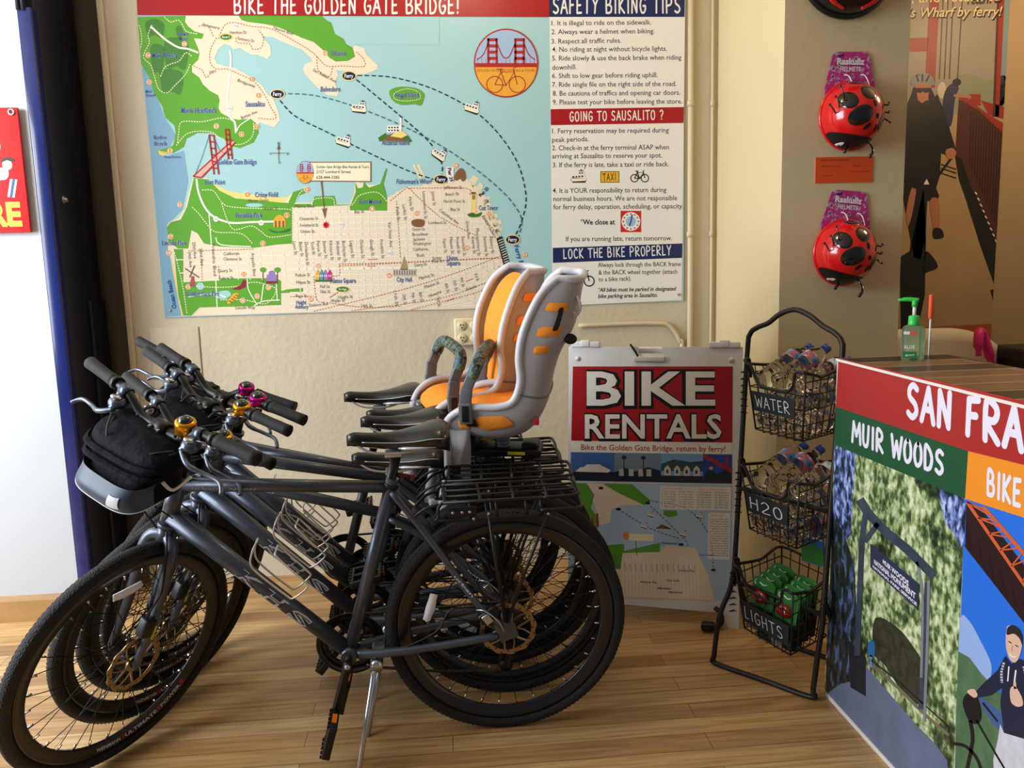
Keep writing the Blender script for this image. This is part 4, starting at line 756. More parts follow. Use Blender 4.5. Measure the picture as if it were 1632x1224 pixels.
def bike_frame(X, Y, head, lean):
    a = R_(head); fw = Vector((-math.cos(a), -math.sin(a), 0)); le = Vector((-fw.y, fw.x, 0)); l = R_(lean); z = Vector((0, 0, 1))
    return basis((X, Y, 0), fw, le * math.cos(l) - z * math.sin(l), z * math.cos(l) + le * math.sin(l))
#         X     Y     heading lean  steer  bar up  saddle down  bell
BIKES = [(.166, 2.331, .87, 6.46, 54.4, 0.0, 0.0, m_gold, 'grey hybrid bicycle nearest the camera, outermost of the row'),
         (.187, 2.535, -1.6, 6.0, 55.0, -.078, .110, m_gold, 'grey bicycle second in the row, with the lowest saddle'),
         (.180, 2.725, -1.8, 7.0, 56.5, -.015, .030, m_gold, 'grey bicycle in the middle of the row, under the nearer child seat'),
         (.185, 2.875, -.25, 6.0, 58.1, -.02, .040, m_mag, 'grey bicycle second from the wall, under the farther child seat'),
         (.084, 3.050, 1.3, 6.3, 66.0, 0.0, 0.0, m_mag, 'grey bicycle closest to the map wall, last of the row')]
STEERED = ('fork', 'stem', 'handlebar', 'front_wheel'); BIKE_M = []
protos = [(k, k.name.split('.')[0], k.matrix_local.copy()) for k in kids(bike0)]
for i, (X, Y, h, l, s, up, sd, bm_, lab) in enumerate(BIKES):
    r = bike0 if i == 0 else copy_tree(bike0)
    tag(r, lab, 'bicycle', 'rental bicycles parked in a row'); M = bike_frame(X, Y, h, l); r.matrix_world = M; BIKE_M.append((M, s, up))
    if i:                                          # the others are sloping frames
        for k in kids(r):
            if k.name.startswith('frame'):
                for q in kids(k): bpy.data.objects.remove(q)
                bpy.data.objects.remove(k)
        make_frame(r, (0, .15, .085, .11, .13)[i])
    for k in kids(r):
        n = k.name.split('.')[0]
        base = {'front_wheel': Matrix.Translation(AXF), 'rear_wheel': Matrix.Translation((0, 0, RW))}.get(n, Matrix.Identity(4))
        if n in STEERED: k.matrix_local = steer(s, up if n == 'handlebar' or n == 'stem' else 0) @ base
        elif n in ('saddle', 'seatpost'): k.matrix_local = Matrix.Translation((sd * .3, 0, -sd))
        else: k.matrix_local = base
        if n == 'handlebar' and i > 0:
            for q in kids(k):
                if q.name.startswith('bell') and not q.name.startswith('bell_'): q.material_slots[0].link = 'OBJECT'; q.material_slots[0].material = bm_; q.location = (-.004, .05, .006)
        if i == 2 and n in ('crankset', 'pedal'): k.matrix_local = Matrix.Translation(BB) @ Matrix.Rotation(R_(-22), 4, 'Y') @ Matrix.Translation(-BB)
        if n == 'rear_wheel' and i: k.matrix_local = base @ Matrix.Rotation(R_(37 * i), 4, 'Y')
# ------------------------------------------------------------------ handlebar bags
m_cordura = mat('bag_cordura', (13, 13, 23), 0.8, spec=0.15, bump=0.8, bscale=25); m_pocket = mat('bag_pocket_slate', (48, 62, 84), 0.45); m_edge = mat('bag_edge_silver', (206, 208, 210), 0.4)
def make_bag():
    root = empty('handlebar_bag')
    def body(u, v, s=1.0, x0=0.0):
        a = 2 * math.pi * u; ca, sa = math.cos(a), math.sin(a)
        e = lambda t: math.copysign(abs(t) ** .55, t)
        z = .075 - .175 * v; wd = (.128 + .012 * math.sin(v * 7)) * (1 - .10 * v); dp = (.060 + .025 * v) * (1 + .06 * math.sin(v * 9 + a))
        return Vector((x0 + .06 + dp * e(ca) * s + .03 * v, wd * e(sa), z + .012 * math.sin(a * 2) * (1 - v)))
    b = MB(); b.grid(lambda u, v: body(u, v), 40, 16, True)
    b.add([body(i / 40, 0) * 1 for i in range(40)] + [Vector((.06, 0, .09))], [[i, (i + 1) % 40, 40] for i in range(40)]); b.add([body(i / 40, 1) for i in range(40)] + [Vector((.09, 0, -.112))], [[i, (i + 1) % 40, 40] for i in range(40)])
    bd = b.build('bag_body', m_cordura, root)
    def lid(u, v):
        p = body((u - .5) * .56, .16 + .10 * v); d = Vector((.010, 0, 0)); return p + d + Vector((.010 * math.sin(math.pi * v), 0, 0))
    b = MB(); b.grid(lid, 24, 5); b.tube([lid(i / 23, 1) for i in range(24)], .004, 6); b.build('lid_flap', m_cordura, root)
    def lid2(u, v):
        p = body((u - .5) * .54, .36 + .10 * v); return p + Vector((.012 + .012 * math.sin(math.pi * v), 0, 0))
    b = MB(); b.grid(lid2, 24, 5); b.tube([lid2(i / 23, 1) for i in range(24)], .003, 6); b.build('zip_fold', m_cordura, root)
    def pk(u, v):
        p = body((u - .5) * .50, .60 + .40 * v); return p + Vector((.018 + .014 * math.sin(math.pi * (.2 + .8 * v)), 0, -.012 * v - .01 * v * math.cos((u - .5) * 5)))
    b = MB(); b.grid(pk, 24, 8); pkt = b.build('front_pocket', m_pocket, root)
    b = MB(); b.tube([pk(i / 23, 1) for i in range(24)], .0022, 6); b.build('pocket_piping', m_edge, pkt)
    b = MB(); b.grid(lambda u, v: pk(.58 + .12 * u - .02 * v, .30 + .48 * v - .08 * (u - .5) ** 2) + Vector((.0025, 0, 0)), 6, 5); b.build('reflective_patch', m_edge, pkt)
    for s in (-1, 1):
        b = MB(); b.tube(spline([(.01, s * .07, .06), (-.025, s * .07, .06), (-.034, s * .07, .085), (-.01, s * .07, .10), (.02, s * .07, .085)], 4), .006, 6); b.build('mounting_strap', m_blk, root)
    b = MB(); b.tube(spline([body(.25, .55) + Vector((.02, .006, 0)), body(.25, .7) + Vector((.0, .03, -.01)), body(.25, .72) + Vector((-.06, .022, .0))], 6), .005, 6); b.build('side_loop', m_edge, root)
    return root
bag0 = make_bag()
BAGS = [(0, (.885, -.01, .957), 0, 'black bag with slate front pocket on the handlebar of the nearest bicycle', .98), (2, (.925, .0, .955), 0, 'plain black bag on the handlebar of the middle bicycle', .85), (4, (.93, .0, .965), 0, 'black bag on the handlebar of the bicycle by the wall', .85)]
for k, (bi, p, dz, lab, sc) in enumerate(BAGS):
    r = bag0 if k == 0 else copy_tree(bag0)
    M, s, up = BIKE_M[bi]; tag(r, lab, 'bag', 'handlebar bags'); r.matrix_world = M @ steer(s, up) @ Matrix.Translation(p) @ Matrix.Diagonal((sc, sc, sc * (.66 if k == 0 else .8), 1))
# ------------------------------------------------------------------ child seats on the carriers
m_shell = mat('seat_shell_grey', (168, 166, 169), 0.45); m_rimg = mat('seat_rim_light', (208, 208, 216), 0.4); m_pad = mat('seat_pad_orange', (246, 148, 40), 0.7, bump=.15, bscale=80); m_clip = mat('seat_clip_grey', (104, 106, 112), 0.45)
def camo():
    return ramp_mat('bar_cover', [(.38, (20, 22, 26)), (.47, (26, 70, 90)), (.52, (150, 150, 50)), (.56, (30, 34, 36)), (.64, (60, 110, 150))], 55, 2, .6)
# station: outer centre (x,z), rim (x,z), half width ; from the head down the back, along the seat to its front lip
ST = [((-.282, .548), (-.205, .556), .105), ((-.272, .49), (-.150, .505), .135), ((-.255, .40), (-.100, .40), .150), ((-.205, .30), (-.082, .31), .150), ((-.178, .215), (-.085, .225), .150), ((-.158, .12), (-.060, .158), .153), ((-.105, .04), (-.005, .138), .155), ((-.02, .008), (.055, .138), .155), ((.075, .012), (.105, .128), .152), ((.135, .030), (.150, .100), .145), ((.168, .055), (.176, .062), .135)]
def st_at(t):
    n = len(ST) - 1; t = max(0, min(n - 1e-6, t * n)); i = int(t); f = t - i
    def g(k): q = ST[max(0, min(n, k))]; return Vector((q[0][0], q[0][1], q[1][0], q[1][1], q[2]))
    p0, p1, p2, p3 = g(i - 1), g(i), g(i + 1), g(i + 2)
    return 0.5 * ((2 * p1) + (p2 - p0) * f + (2 * p0 - 5 * p1 + 4 * p2 - p3) * f * f + (3 * p1 - p0 - 3 * p2 + p3) * f ** 3)
def shell(t, u, inset=0.0):
    """u in -1..1 across; returns the shell surface point"""
    q = st_at(t); a = abs(u); h = a ** 3.2; y = (q[4] - inset) * math.copysign(1 - (1 - a) ** 2.0, u)
    x = q[0] + (q[2] - q[0]) * h; z = q[1] + (q[3] - q[1]) * h
    if inset:
        mx, mz = q[2] - q[0], q[3] - q[1]; L = math.hypot(mx, mz) or 1; x += mx / L * inset * (1 - h); z += mz / L * inset * (1 - h)
    return Vector((x, y, z))
def make_seat():
    root = empty('child_seat')
    NU, NV = 45, 41; b = MB()
    b.grid(lambda i, j: shell(i, j * 2 - 1), NU, NV)
    sh = b.build('shell', m_shell, root); md = sh.modifiers.new('thick', 'SOLIDIFY'); md.thickness = .007; md.offset = 0
    b = MB(); P = [shell(i / 44, 1) for i in range(45)] ; Q = [shell(i / 44, -1) for i in range(45)]
    top = [shell(0, 1 - 2 * k / 14) + Vector((0, 0, .004 * math.sin(math.pi * k / 14))) for k in range(1, 14)]
    b.tube(P[::-1] + top + Q, .0130, 10); b.build('rim', m_rimg, root)
    # leg guards hanging from the front corners
    for s in (-1, 1):
        b = MB(); m = Matrix.Identity(4)
        out = [(.176, .062), (.168, -.02), (.172, -.10), (.190, -.20), (.185, -.235), (.120, -.245), (.098, -.20), (.090, -.10), (.088, .02), (.10, .06)]
        o2 = [(p.x, p.y) for p in spline([(x, z, 0) for x, z in out], 4, True)]
        yv = lambda x, z: s * (.128 + .018 * max(0, min(1, (.12 - x) / .06 + .3)) + .03 * max(0, -z))
        inn = [Vector((x, yv(x, z), z)) for x, z in o2]; cx = Vector((.14, yv(.14, -.1), -.1)); n = len(inn)
        for off in (-.004, .004): b.add([p + Vector((0, off, 0)) for p in inn] + [cx + Vector((0, off, 0))], [[i, (i + 1) % n, n] for i in range(n)])
        b.add([p + Vector((0, -.004, 0)) for p in inn] + [p + Vector((0, .004, 0)) for p in inn], [[i, (i + 1) % n, n + (i + 1) % n, n + i] for i in range(n)])
        lg = b.build('leg_guard', m_shell, root)
        b = MB(); b.tube([Vector((x + .004, yv(x, z) + s * .002, z)) for x, z in [(p.x, p.y) for p in spline([(.176, .062, 0), (.166, -.02, 0), (.170, -.10, 0), (.188, -.20, 0), (.185, -.235, 0)], 5)]], [.0125] * 12 + [.013 + .001 * k for k in range(9)], 8); b.build('guard_rim', m_rimg, lg)
        b = MB(); b.box((.165, s * .155, -.235), (.07, .03, .03), None, .01); b.build('foot_cup', m_rimg, lg)
    # pads
    def pad(t0, t1, wf, k0, k1):
        def fn(i, j):
            ph = 2 * math.pi * i; c, s_ = math.cos(ph), math.sin(ph); e = lambda v: math.copysign(abs(v) ** .55, v)
            t = (t0 + t1) / 2 + (t1 - t0) / 2 * e(c) * j; q = st_at(t); f = (t - t0) / (t1 - t0); k = (k0 + (k1 - k0) * f) - .16 * j ** 5
            return Vector((q[0] + (q[2] - q[0]) * k, (q[4] - .014) * wf * e(s_) * j, q[1] + (q[3] - q[1]) * k))
        return fn
    b = MB(); b.grid(pad(.04, .50, 1.0, .95, .86), 48, 10, True); b.build('back_pad', m_pad, root)
    b = MB(); b.grid(pad(.53, .95, .98, .92, 1.05), 48, 10, True); b.build('seat_pad', m_pad, root)
    # strap slots that show the orange padding from outside
    def slot(t0, t1, u0, u1, m, out=.006):
        def fn(i, j):
            ph = 2 * math.pi * i; e = lambda v: math.copysign(abs(v) ** .45, v)
            t = (t0 + t1) / 2 + (t1 - t0) / 2 * e(math.cos(ph)) * j; u = (u0 + u1) / 2 + (u1 - u0) / 2 * e(math.sin(ph)) * j
            p = shell(t, u); q = st_at(t); n = Vector((p.x - q[2] * .5 - q[0] * .5, p.y * 3, p.z - q[3] * .5 - q[1] * .5)).normalized(); n = Vector((0, math.copysign(1, u), 0)) * .9 + n * .2
            return p + n * (out + .003 * (1 - j ** 3))
        b = MB(); b.grid(fn, 32, 6, True); return b
    for s in (-1, 1):
        for t0, t1, u0, u1 in ((.115, .145, .62, .90), (.190, .225, .62, .90), (.255, .285, .70, .88), (.60, .755, .74, .92), (.80, .86, .74, .90)): slot(t0, t1, s * u0, s * u1, m_pad).build('padding_slot', m_pad, root)
        slot(.13, .205, s * .68, s * .76, m_blk, .010).build('harness_strap', m_blk, root); slot(.752, .806, s * .80, s * .90, m_blk, .010).build('harness_strap', m_blk, root)
    # padded grab bar with its buckles
    for s in (-1, 1):
        b = MB(); P = [Vector((.095, s * .163, .085)), Vector((.098, s * .163, .15)), Vector((.092, s * .158, .20)), Vector((.072, s * .150, .245))]
        for a, c, w in zip(P, P[1:], (.046, .040, .036)): d = (c - a); b.box((a + c) / 2, (w, .020, d.length * 1.12), Vector((d.x, 0, d.z)).to_track_quat('Z', 'Y').to_matrix() @ Matrix.Rotation(R_(90), 3, 'Z') if 0 else Matrix.Rotation(math.atan2(d.x, d.z), 3, 'Y'), .005)
        bk = b.build('bar_buckle', m_clip, root)
        b = MB(); b.box((.097, s * .174, .118), (.022, .006, .055), None, .002); b.build('buckle_button', m_blk, bk)
    b = MB(); P = spline([(.075, .152, .235), (.060, .140, .275), (.055, .09, .292), (.055, 0, .296), (.055, -.09, .292), (.060, -.14, .275), (.075, -.152, .235)], 5); b.tube(P, [.016] + [.021] * (len(P) - 2) + [.016], 14); b.build('grab_bar', camo(), root)
    # back hinge line, hook, red clip, mount
    b = MB(); b.tube([shell(.455, -1 + 2 * k / 30) + Vector((-.006 * (1 - abs(-1 + 2 * k / 30)), math.copysign(.005, -1 + 2 * k / 30), 0)) for k in range(31)], .003, 6); b.build('hinge_seam', m_clip, root)
    b = MB(); b.tube(spline([(-.265, .10, .50), (-.278, .10, .47), (-.268, .10, .44), (-.252, .10, .45), (-.256, .10, .47)], 4), .005, 8); b.build('strap_hook', m_rimg, root)
    b = MB(); b.box((-.135, .136, .085), (.018, .012, .022), None, .002); b.build('red_clip', m_decr, root)
    b = MB(); b.ball((-.246, .105, .36), (.022, .012, .018)); b.build('recline_knob', m_blk, root)
    b = MB(); b.lathe([(0, -.055), (.026, -.055), (.026, -.045), (.023, -.043), (.026, -.040), (.026, -.032), (.023, -.030), (.026, -.027), (.026, -.018), (.023, -.016), (.026, -.013), (.028, .012), (0, .012)], Matrix.Translation((.0, 0, 0)), 20); b.build('spring_mount', m_clip, root)
    b = MB(); b.box((-.01, 0, -.062), (.26, .10, .028), None, .008); b.box((-.10, 0, -.045), (.06, .07, .03), None, .008); b.box((.11, 0, -.03), (.05, .12, .05), None, .01)
    b.build('carrier_plate', m_blk, root)
    b = MB(); b.box((-.055, .052, -.06), (.06, .004, .010)); b.build('warning_label', mat('label_yellow', (226, 200, 40), .5), root)
    return root
seat0 = make_seat()
for k, (bi, x, z, yaw, lab) in enumerate([(2, -.018, .833, -11, 'grey and orange child bike seat nearer the camera, facing left on a carrier'), (3, .09, .838, 14, 'grey and orange child bike seat behind, its orange back pad showing')]):
    r = seat0 if k == 0 else copy_tree(seat0); M = BIKE_M[bi][0]
    tag(r, lab, 'child seat', 'child seats on the bicycle carriers'); r.matrix_world = M @ Matrix.Translation((x, 0, z)) @ Matrix.Rotation(R_(yaw), 4, 'Z') @ Matrix.Scale(.9, 4)
# ------------------------------------------------------------------ sandwich board
SL = Vector((.464, 3.087, 0)); SR = Vector((1.062, 2.856, 0)); su = (SR - SL).normalized(); sn = Vector((su.y, -su.x, 0)); sn = sn if sn.y < 0 else -sn
tl = R_(5); sup = Vector((0, 0, 1)) * math.cos(tl) - sn * math.sin(tl); sf = su.cross(sup); sf = sf if sf.dot(sn) > 0 else -sf     # face normal
SM = basis(SL, su, sup, su.cross(sup)); m_board = mat('white_plastic_board', (226, 226, 228), 0.4, noise=.05, nscale=9)
board = empty('sandwich_board', Matrix.Translation(SL), 'white folding sandwich board with a red bike rentals poster', 'sign board')
IM = board.matrix_world.inverted(); TS = SM.to_3x3(); zf = 1 if (TS @ Vector((0, 0, 1))).dot(sf) > 0 else -1
b = MB()
Wd, Hh = .640, 1.035
out = [(0, .0), (.045, 0), (.060, .04), (.075, .055), (.565, .055), (.585, .045), (.600, 0), (Wd, 0), (Wd, Hh), (.352, Hh), (.352, Hh - .025), (.262, Hh - .025), (.262, Hh), (0, Hh)]
MBd = IM @ SM @ Matrix.Translation((0, 0, -.028 * zf))
vs = out
b.prism([(x, y) for x, y in vs], .026 * zf, MBd)
fp = b.build('front_panel', m_board, board)
b = MB(); b.box(IM @ SM @ Vector((.307, Hh - .045, 0)), (.115, .02, .02), TS, .004); b.build('carry_handle', mat('handle_grip_cream', (206, 200, 186), .5), board)
b = MB(); bk_up = Vector((0, 0, 1)) * math.cos(R_(10)) + sn * math.sin(R_(10)); BMx = IM @ basis(SL + sup * Hh - sn * .04 - bk_up * 1.04, su, bk_up, su.cross(bk_up)); b.prism([(0, 0), (.6, 0), (.6, 1.03), (0, 1.03)], -.02 * zf, BMx); b.build('rear_panel', m_board, board)
for x in (.065, .575):
    b = MB(); b.box(IM @ SM @ Vector((x, Hh + .008, -.02 * zf)), (.11, .022, .05), TS, .004); b.box(IM @ SM @ Vector((x, Hh + .012, -.02 * zf)), (.035, .026, .056), TS, .004); b.build('hinge', m_board, board)
b = MB(); b.tube(spline([SM @ Vector(p) - SL for p in ((.555, .075, .006 * zf), (.575, .06, .018 * zf), (.580, .03, .018 * zf), (.565, .012, .03 * zf), (.54, .012, .05 * zf))], 6), .009, 8); b.box(SM @ Vector((.532, .017, .045 * zf)) - SL, (.05, .03, .04), TS, .01); b.build('strap', m_blk, board)
b = MB(); b.tube(spline([SM @ Vector(p) - SL for p in ((.235, Hh + .01, .004 * zf), (.262, Hh - .03, .006 * zf), (.262, Hh - .05, .0))], 5), .004, 6); b.build('cable_tie', m_blk, board)
for x in (.035, .600):
    b = MB(); c = SM @ Vector((x, Hh - .045, 0)) - SL; b.lathe([(0, 0), (.009, 0), (.009, .003), (0, .004)], axis_to(c, c + sf), 14); b.build('rivet', m_board, board)
A = Art(SL - sf * .0010, sf); A.n = sf
S_SKY = mat('print_photo_blue', (66, 108, 178), .35); S_DK = mat('print_photo_dark', (34, 44, 62), .35); S_BG = mat('print_map_blue', (176, 205, 232), .35)
# the insert: quad of the poster on the board
q0, q1, q2, q3 = (913, 584), (1168, 584), (1165, 958), (905, 948)
def sp(u, v):   # poster fraction -> photograph
    return (q0[0] + (q1[0] - q0[0]) * u + (q3[0] - q0[0]) * v + (q0[0] - q1[0] + q2[0] - q3[0]) * u * v, q0[1] + (q1[1] - q0[1]) * u + (q3[1] - q0[1]) * v + (q0[1] - q1[1] + q2[1] - q3[1]) * u * v)
def SPoly(m, pts, lv, smooth=0): A.poly(m, [sp(u, v) for u, v in pts], smooth, lv)
R4 = lambda a, b_, c, d: [(a, b_), (c, b_), (c, d), (a, d)]
SPoly(W_, R4(0, 0, 1, 1), 1); SPoly(RED, R4(0, 0, 1, .325), 2); SPoly(S_BG, R4(0, .505, 1, 1), 2)
for t, x0, x1, y, h in (('BIKE', 935, 1140, 645, 57), ('RENTALS', 932, 1150, 698, 41)):
    A.text(mat('print_black', (16, 16, 18), .4), t, x0 - 1, y + 2, x1 + 1, y + 2, h, bold=.062, lv=3); A.text(W_, t, x0, y, x1, y, h - 2, bold=.020, lv=4)
A.text(BRIDGE, 'Bike the Golden Gate Bridge, return by ferry!', 926, 717, 1156, 720, 9.5, bold=.008, lv=3)
SPoly(S_SKY, R4(0, .375, .27, .50), 3); SPoly(S_DK, R4(0, .46, .27, .50), 4); SPoly(W_, [(.03, .46), (.06, .44), (.20, .435), (.25, .452), (.23, .462)], 5); SPoly(W_, [(.08, .44), (.1, .428), (.18, .426), (.2, .437)], 5)
SPoly(mat('print_photo_mist', (120, 140, 160), .35), R4(.27, .375, .56, .50), 3); SPoly(S_DK, [(.27, .46), (.34, .44), (.4, .455), (.48, .435), (.56, .45), (.56, .5), (.27, .5)], 4)
for u in (.30, .36, .42, .47): SPoly(mat('print_photo_house', (196, 190, 180), .35), R4(u, .445, u + .03, .475), 5)
for u in (.33, .45): A.line(S_DK, [sp(u, .46), sp(u, .40)], 1.5, lv=5); A.disc(S_DK, *sp(u, .395), 4, 3, lv=5)
SPoly(mat('print_photo_sky2', (120, 170, 220), .35), R4(.56, .375, .82, .50), 3); SPoly(mat('print_photo_hill', (50, 80, 80), .35), [(.56, .42), (.64, .40), (.74, .41), (.82, .405), (.82, .45), (.56, .45)], 4); SPoly(S_DK, R4(.56, .47, .82, .5), 5)
for u in (.58, .64, .70, .76): SPoly(mat('print_photo_house2', (214, 206, 196), .35), [(u, .47), (u, .44), (u + .02, .425), (u + .04, .44), (u + .04, .47)], 5); SPoly(S_DK, R4(u + .012, .445, u + .026, .46), 6)
SPoly(mat('print_photo_deep', (40, 70, 160), .35), R4(.82, .375, 1, .50), 3); A.line(BRIDGE, [sp(.82, .38), sp(1, .445)], 6, lv=4); A.line(BRIDGE, [sp(.97, .38), sp(.97, .47)], 4, lv=4); SPoly(S_DK, [(.82, .5), (.84, .45), (.87, .44), (.9, .46), (.96, .44), (1, .46), (1, .5)], 5); A.disc(mat('print_skin', (206, 160, 130), .5), *sp(.87, .435), 3, lv=6)
# small copy of the bay map
SPoly(GREEN, [(0, .51), (.10, .51), (.15, .56), (.13, .62), (.18, .66), (.17, .72), (.10, .70), (.04, .71), (0, .66)], 3); SPoly(LAND, [(.10, .51), (.20, .51), (.30, .55), (.44, .57), (.46, .60), (.34, .60), (.26, .62), (.25, .68), (.19, .69), (.15, .60)], 3); SPoly(GREEN, [(.20, .51), (.38, .51), (.50, .58), (.46, .60), (.30, .55)], 4)
SPoly(GREEN, [(.12, .79), (.2, .78), (.34, .77), (.34, .80), (.45, .78), (.56, .76), (.56, .80), (.33, .81), (.32, .88), (.1, .88)], 3); SPoly(LAND, [(.10, .86), (.32, .81), (.56, .80), (.60, .77), (.78, .78), (.86, .90), (.90, 1), (.08, 1)], 3); SPoly(GREEN, [(.08, .92), (.3, .93), (.3, .97), (.08, .97)], 4); SPoly(GREEN, [(.58, .62), (.66, .62), (.665, .64), (.62, .65), (.58, .64)], 4)
for q in ([(.30, .62), (.5, .70), (.68, .74)], [(.48, .59), (.62, .68), (.72, .75), (.73, .77)], [(.48, .58), (.72, .61), (.86, .72), (.89, .86)]): A.line(NIGHT, [sp(*p) for p in q], 1, 4, (4, 2.5), lv=5)
for u, v in ((.5, .64), (.46, .69), (.80, .64), (.70, .72)): ferry(*sp(u, v), .45, .3)
for u, v in ((.19, .53), (.48, .59), (.30, .62), (.69, .765), (.89, .87)): A.disc(NIGHT, *sp(u, v), 4, 2.2, lv=6)
A.poly(BROWN, [sp(.53, .70), sp(.57, .68), (1061, 843), sp(.63, .70)], 0, 5); SPoly(PALE, R4(.37, .725, .52, .755), 5); A.disc(ORANGE, *sp(.35, .735), 5, 6, lv=6); A.line(BROWN, [sp(.41, .755), sp(.42, .82)], 1, lv=6)
for (xa, ya, xb, yb) in ((.14, .66, .15, .74), (.17, .64, .175, .70)): A.line(BRIDGE, [sp(xa, ya), sp(xb, yb)], 3, lv=6)
for i in range(22): u = .33 + i * .022; A.line(ROAD, [sp(u, .82), sp(u + .01, .99)], .7, lv=4)
for i in range(14): u = .34 + i * .033; A.text(GREY, 'Pierce St', *sp(u, .855), *sp(u + .006, .885), 2.6, lv=5)
for t, u, v, l in (('Fisherman', .57, .765, .1), ('Coit Tower', .8, .81, .1), ('Union Sq', .68, .88, .09), ('Alamo Sq', .44, .935, .1), ('City Hall', .6, .925, .08), ('Market', .55, .96, .08), ('Mission', .62, .975, .08)): A.text(BLUE, t, *sp(u, v), *sp(u + l, v), 3, bold=.02, lv=6)
SPoly(W_, R4(.555, .515, .995, .615), 5)
A.text(ORANGE, 'POINTS OF INTEREST', *sp(.57, .53), *sp(.70, .53), 3, lv=6); A.text(ORANGE, 'Bike Routes', *sp(.80, .53), *sp(.96, .53), 3, lv=6)
for c in range(4):
    for k in range(7): u = .565 + c * .11; v = .542 + k * .0105; A.text(INK, str(c * 7 + k + 1) + '. ' + ('Palace View', 'Pier Walk', 'City Park', 'North Beach', 'Ocean Road', 'Old Town', 'Bay Trail')[(k + c) % 7], *sp(u, v), *sp(u + .085, v), 2.3, lv=6)
SPoly(W_, R4(.855, .625, .99, .825), 5); A.text(ORANGE, 'Safety Tips', *sp(.87, .64), *sp(.95, .64), 3, lv=6)
for k in range(16): v = .655 + k * .0103; A.text(INK, ('1. Keep to the right', 'and wear a helmet', '2. Use your brakes', 'when going downhill')[k % 4], *sp(.865, v), *sp(.98, v), 2.4, lv=6)
A.mb.v = [tuple(IM @ Vector(v)) for v in A.mb.v]; A.build('poster_insert', fp)
# ------------------------------------------------------------------ wire basket stand
m_iron = mat('stand_iron', (40, 36, 34), 0.45, .4)
PL0, PR0, PL1, PR1 = Vector((.953, 2.622, .27)), Vector((1.120, 2.318, .27)), Vector((1.028, 2.725, 1.035)), Vector((1.205, 2.420, 1.035))
stand = empty('basket_stand', Matrix.Translation((1.02, 2.5, 0)), 'black iron stand with a curved top handle and three hanging baskets', 'display stand'); SO = Vector((1.02, 2.5, 0))
def rel(pts): return [Vector(p) - SO for p in pts]
lean = (PL1 - PL0).normalized()
h0, h1 = PL1 + lean * .05, PR1 + lean * .05; hd = (h1 - h0)
arch = [PL0, PL0.lerp(PL1, .5), PL1, h0 + hd * .02 + lean * .015, h0 + hd * .10 + lean * .038, h0 + hd * .22 + lean * .055, h0 + hd * .34 + lean * .085, h0 + hd * .5 + lean * .102, h0 + hd * .66 + lean * .085, h0 + hd * .80 + lean * .055, h0 + hd * .92 + lean * .036, h1 - hd * .01 + lean * .010, PR1, PR1.lerp(PR0, .5), PR0]
b = MB(); b.tube(rel(spline(arch, 6)), .0085, 12); b.build('frame', m_iron, stand)
fA, fB = Vector((.884, 2.604, .009)), Vector((1.108, 2.342, .009))
b = MB(); b.tube(rel(spline([PL0 + Vector((0, 0, .05)), PL0 + Vector((-.012, -.004, -.01)), PL0.lerp(fA, .5) + Vector((-.014, 0, .03)), fA + Vector((0, 0, .03)), fA + (fB - fA) * .02, fA.lerp(fB, .5), fB - (fB - fA) * .02, fB + Vector((0, 0, .03)), PR0.lerp(fB, .5) + Vector((0, 0, .02)), PR0 + Vector((0, 0, -.01)), PR0 + Vector((0, 0, .05))], 6)), .0085, 12); b.build('leg', m_iron, stand)
rA, rB = fA + Vector((.235, .165, 0)), fB + Vector((.235, .165, 0))
b = MB(); b.tube(rel(spline([PL0 + Vector((.01, .006, .05)), PL0.lerp(rA, .5), rA + Vector((0, 0, .03)), rA + (rB - rA) * .02, rB - (rB - rA) * .02, rB + Vector((0, 0, .03)), PR0.lerp(rB, .5), PR0 + Vector((.01, .006, .05))], 6)), .0085, 12); b.build('leg', m_iron, stand)
for t in (.42, .02):
    b = MB(); b.tube(rel([PL0.lerp(PL1, t), PR0.lerp(PR1, t)]), .0075, 10); b.build('crossbar', m_iron, stand)
BL, BF, BR, BK = Vector((1.000, 2.655, 0)), Vector((1.085, 2.400, 0)), Vector((1.298, 2.540, 0)), Vector((1.215, 2.795, 0))
BCEN = (BL + BF + BR + BK) / 4
def bpt(u, v, w_, tier):
    """u along the front (left->right), v front->back, w 0 floor .. 1 rim"""
    zr, off = TIERS[tier]; p = BL * (1 - u) * (1 - v) + BF * u * (1 - v) + BR * u * v + BK * (1 - u) * v
    k = .80 + .20 * w_; p = BCEN + (p - BCEN) * k; return p + off + Vector((0, 0, zr - .215 + .215 * w_))
TIERS = [(1.010, Vector((0, 0, 0))), (.685, Vector((-.030, -.042, 0))), (.362, Vector((-.060, -.085, 0)))]
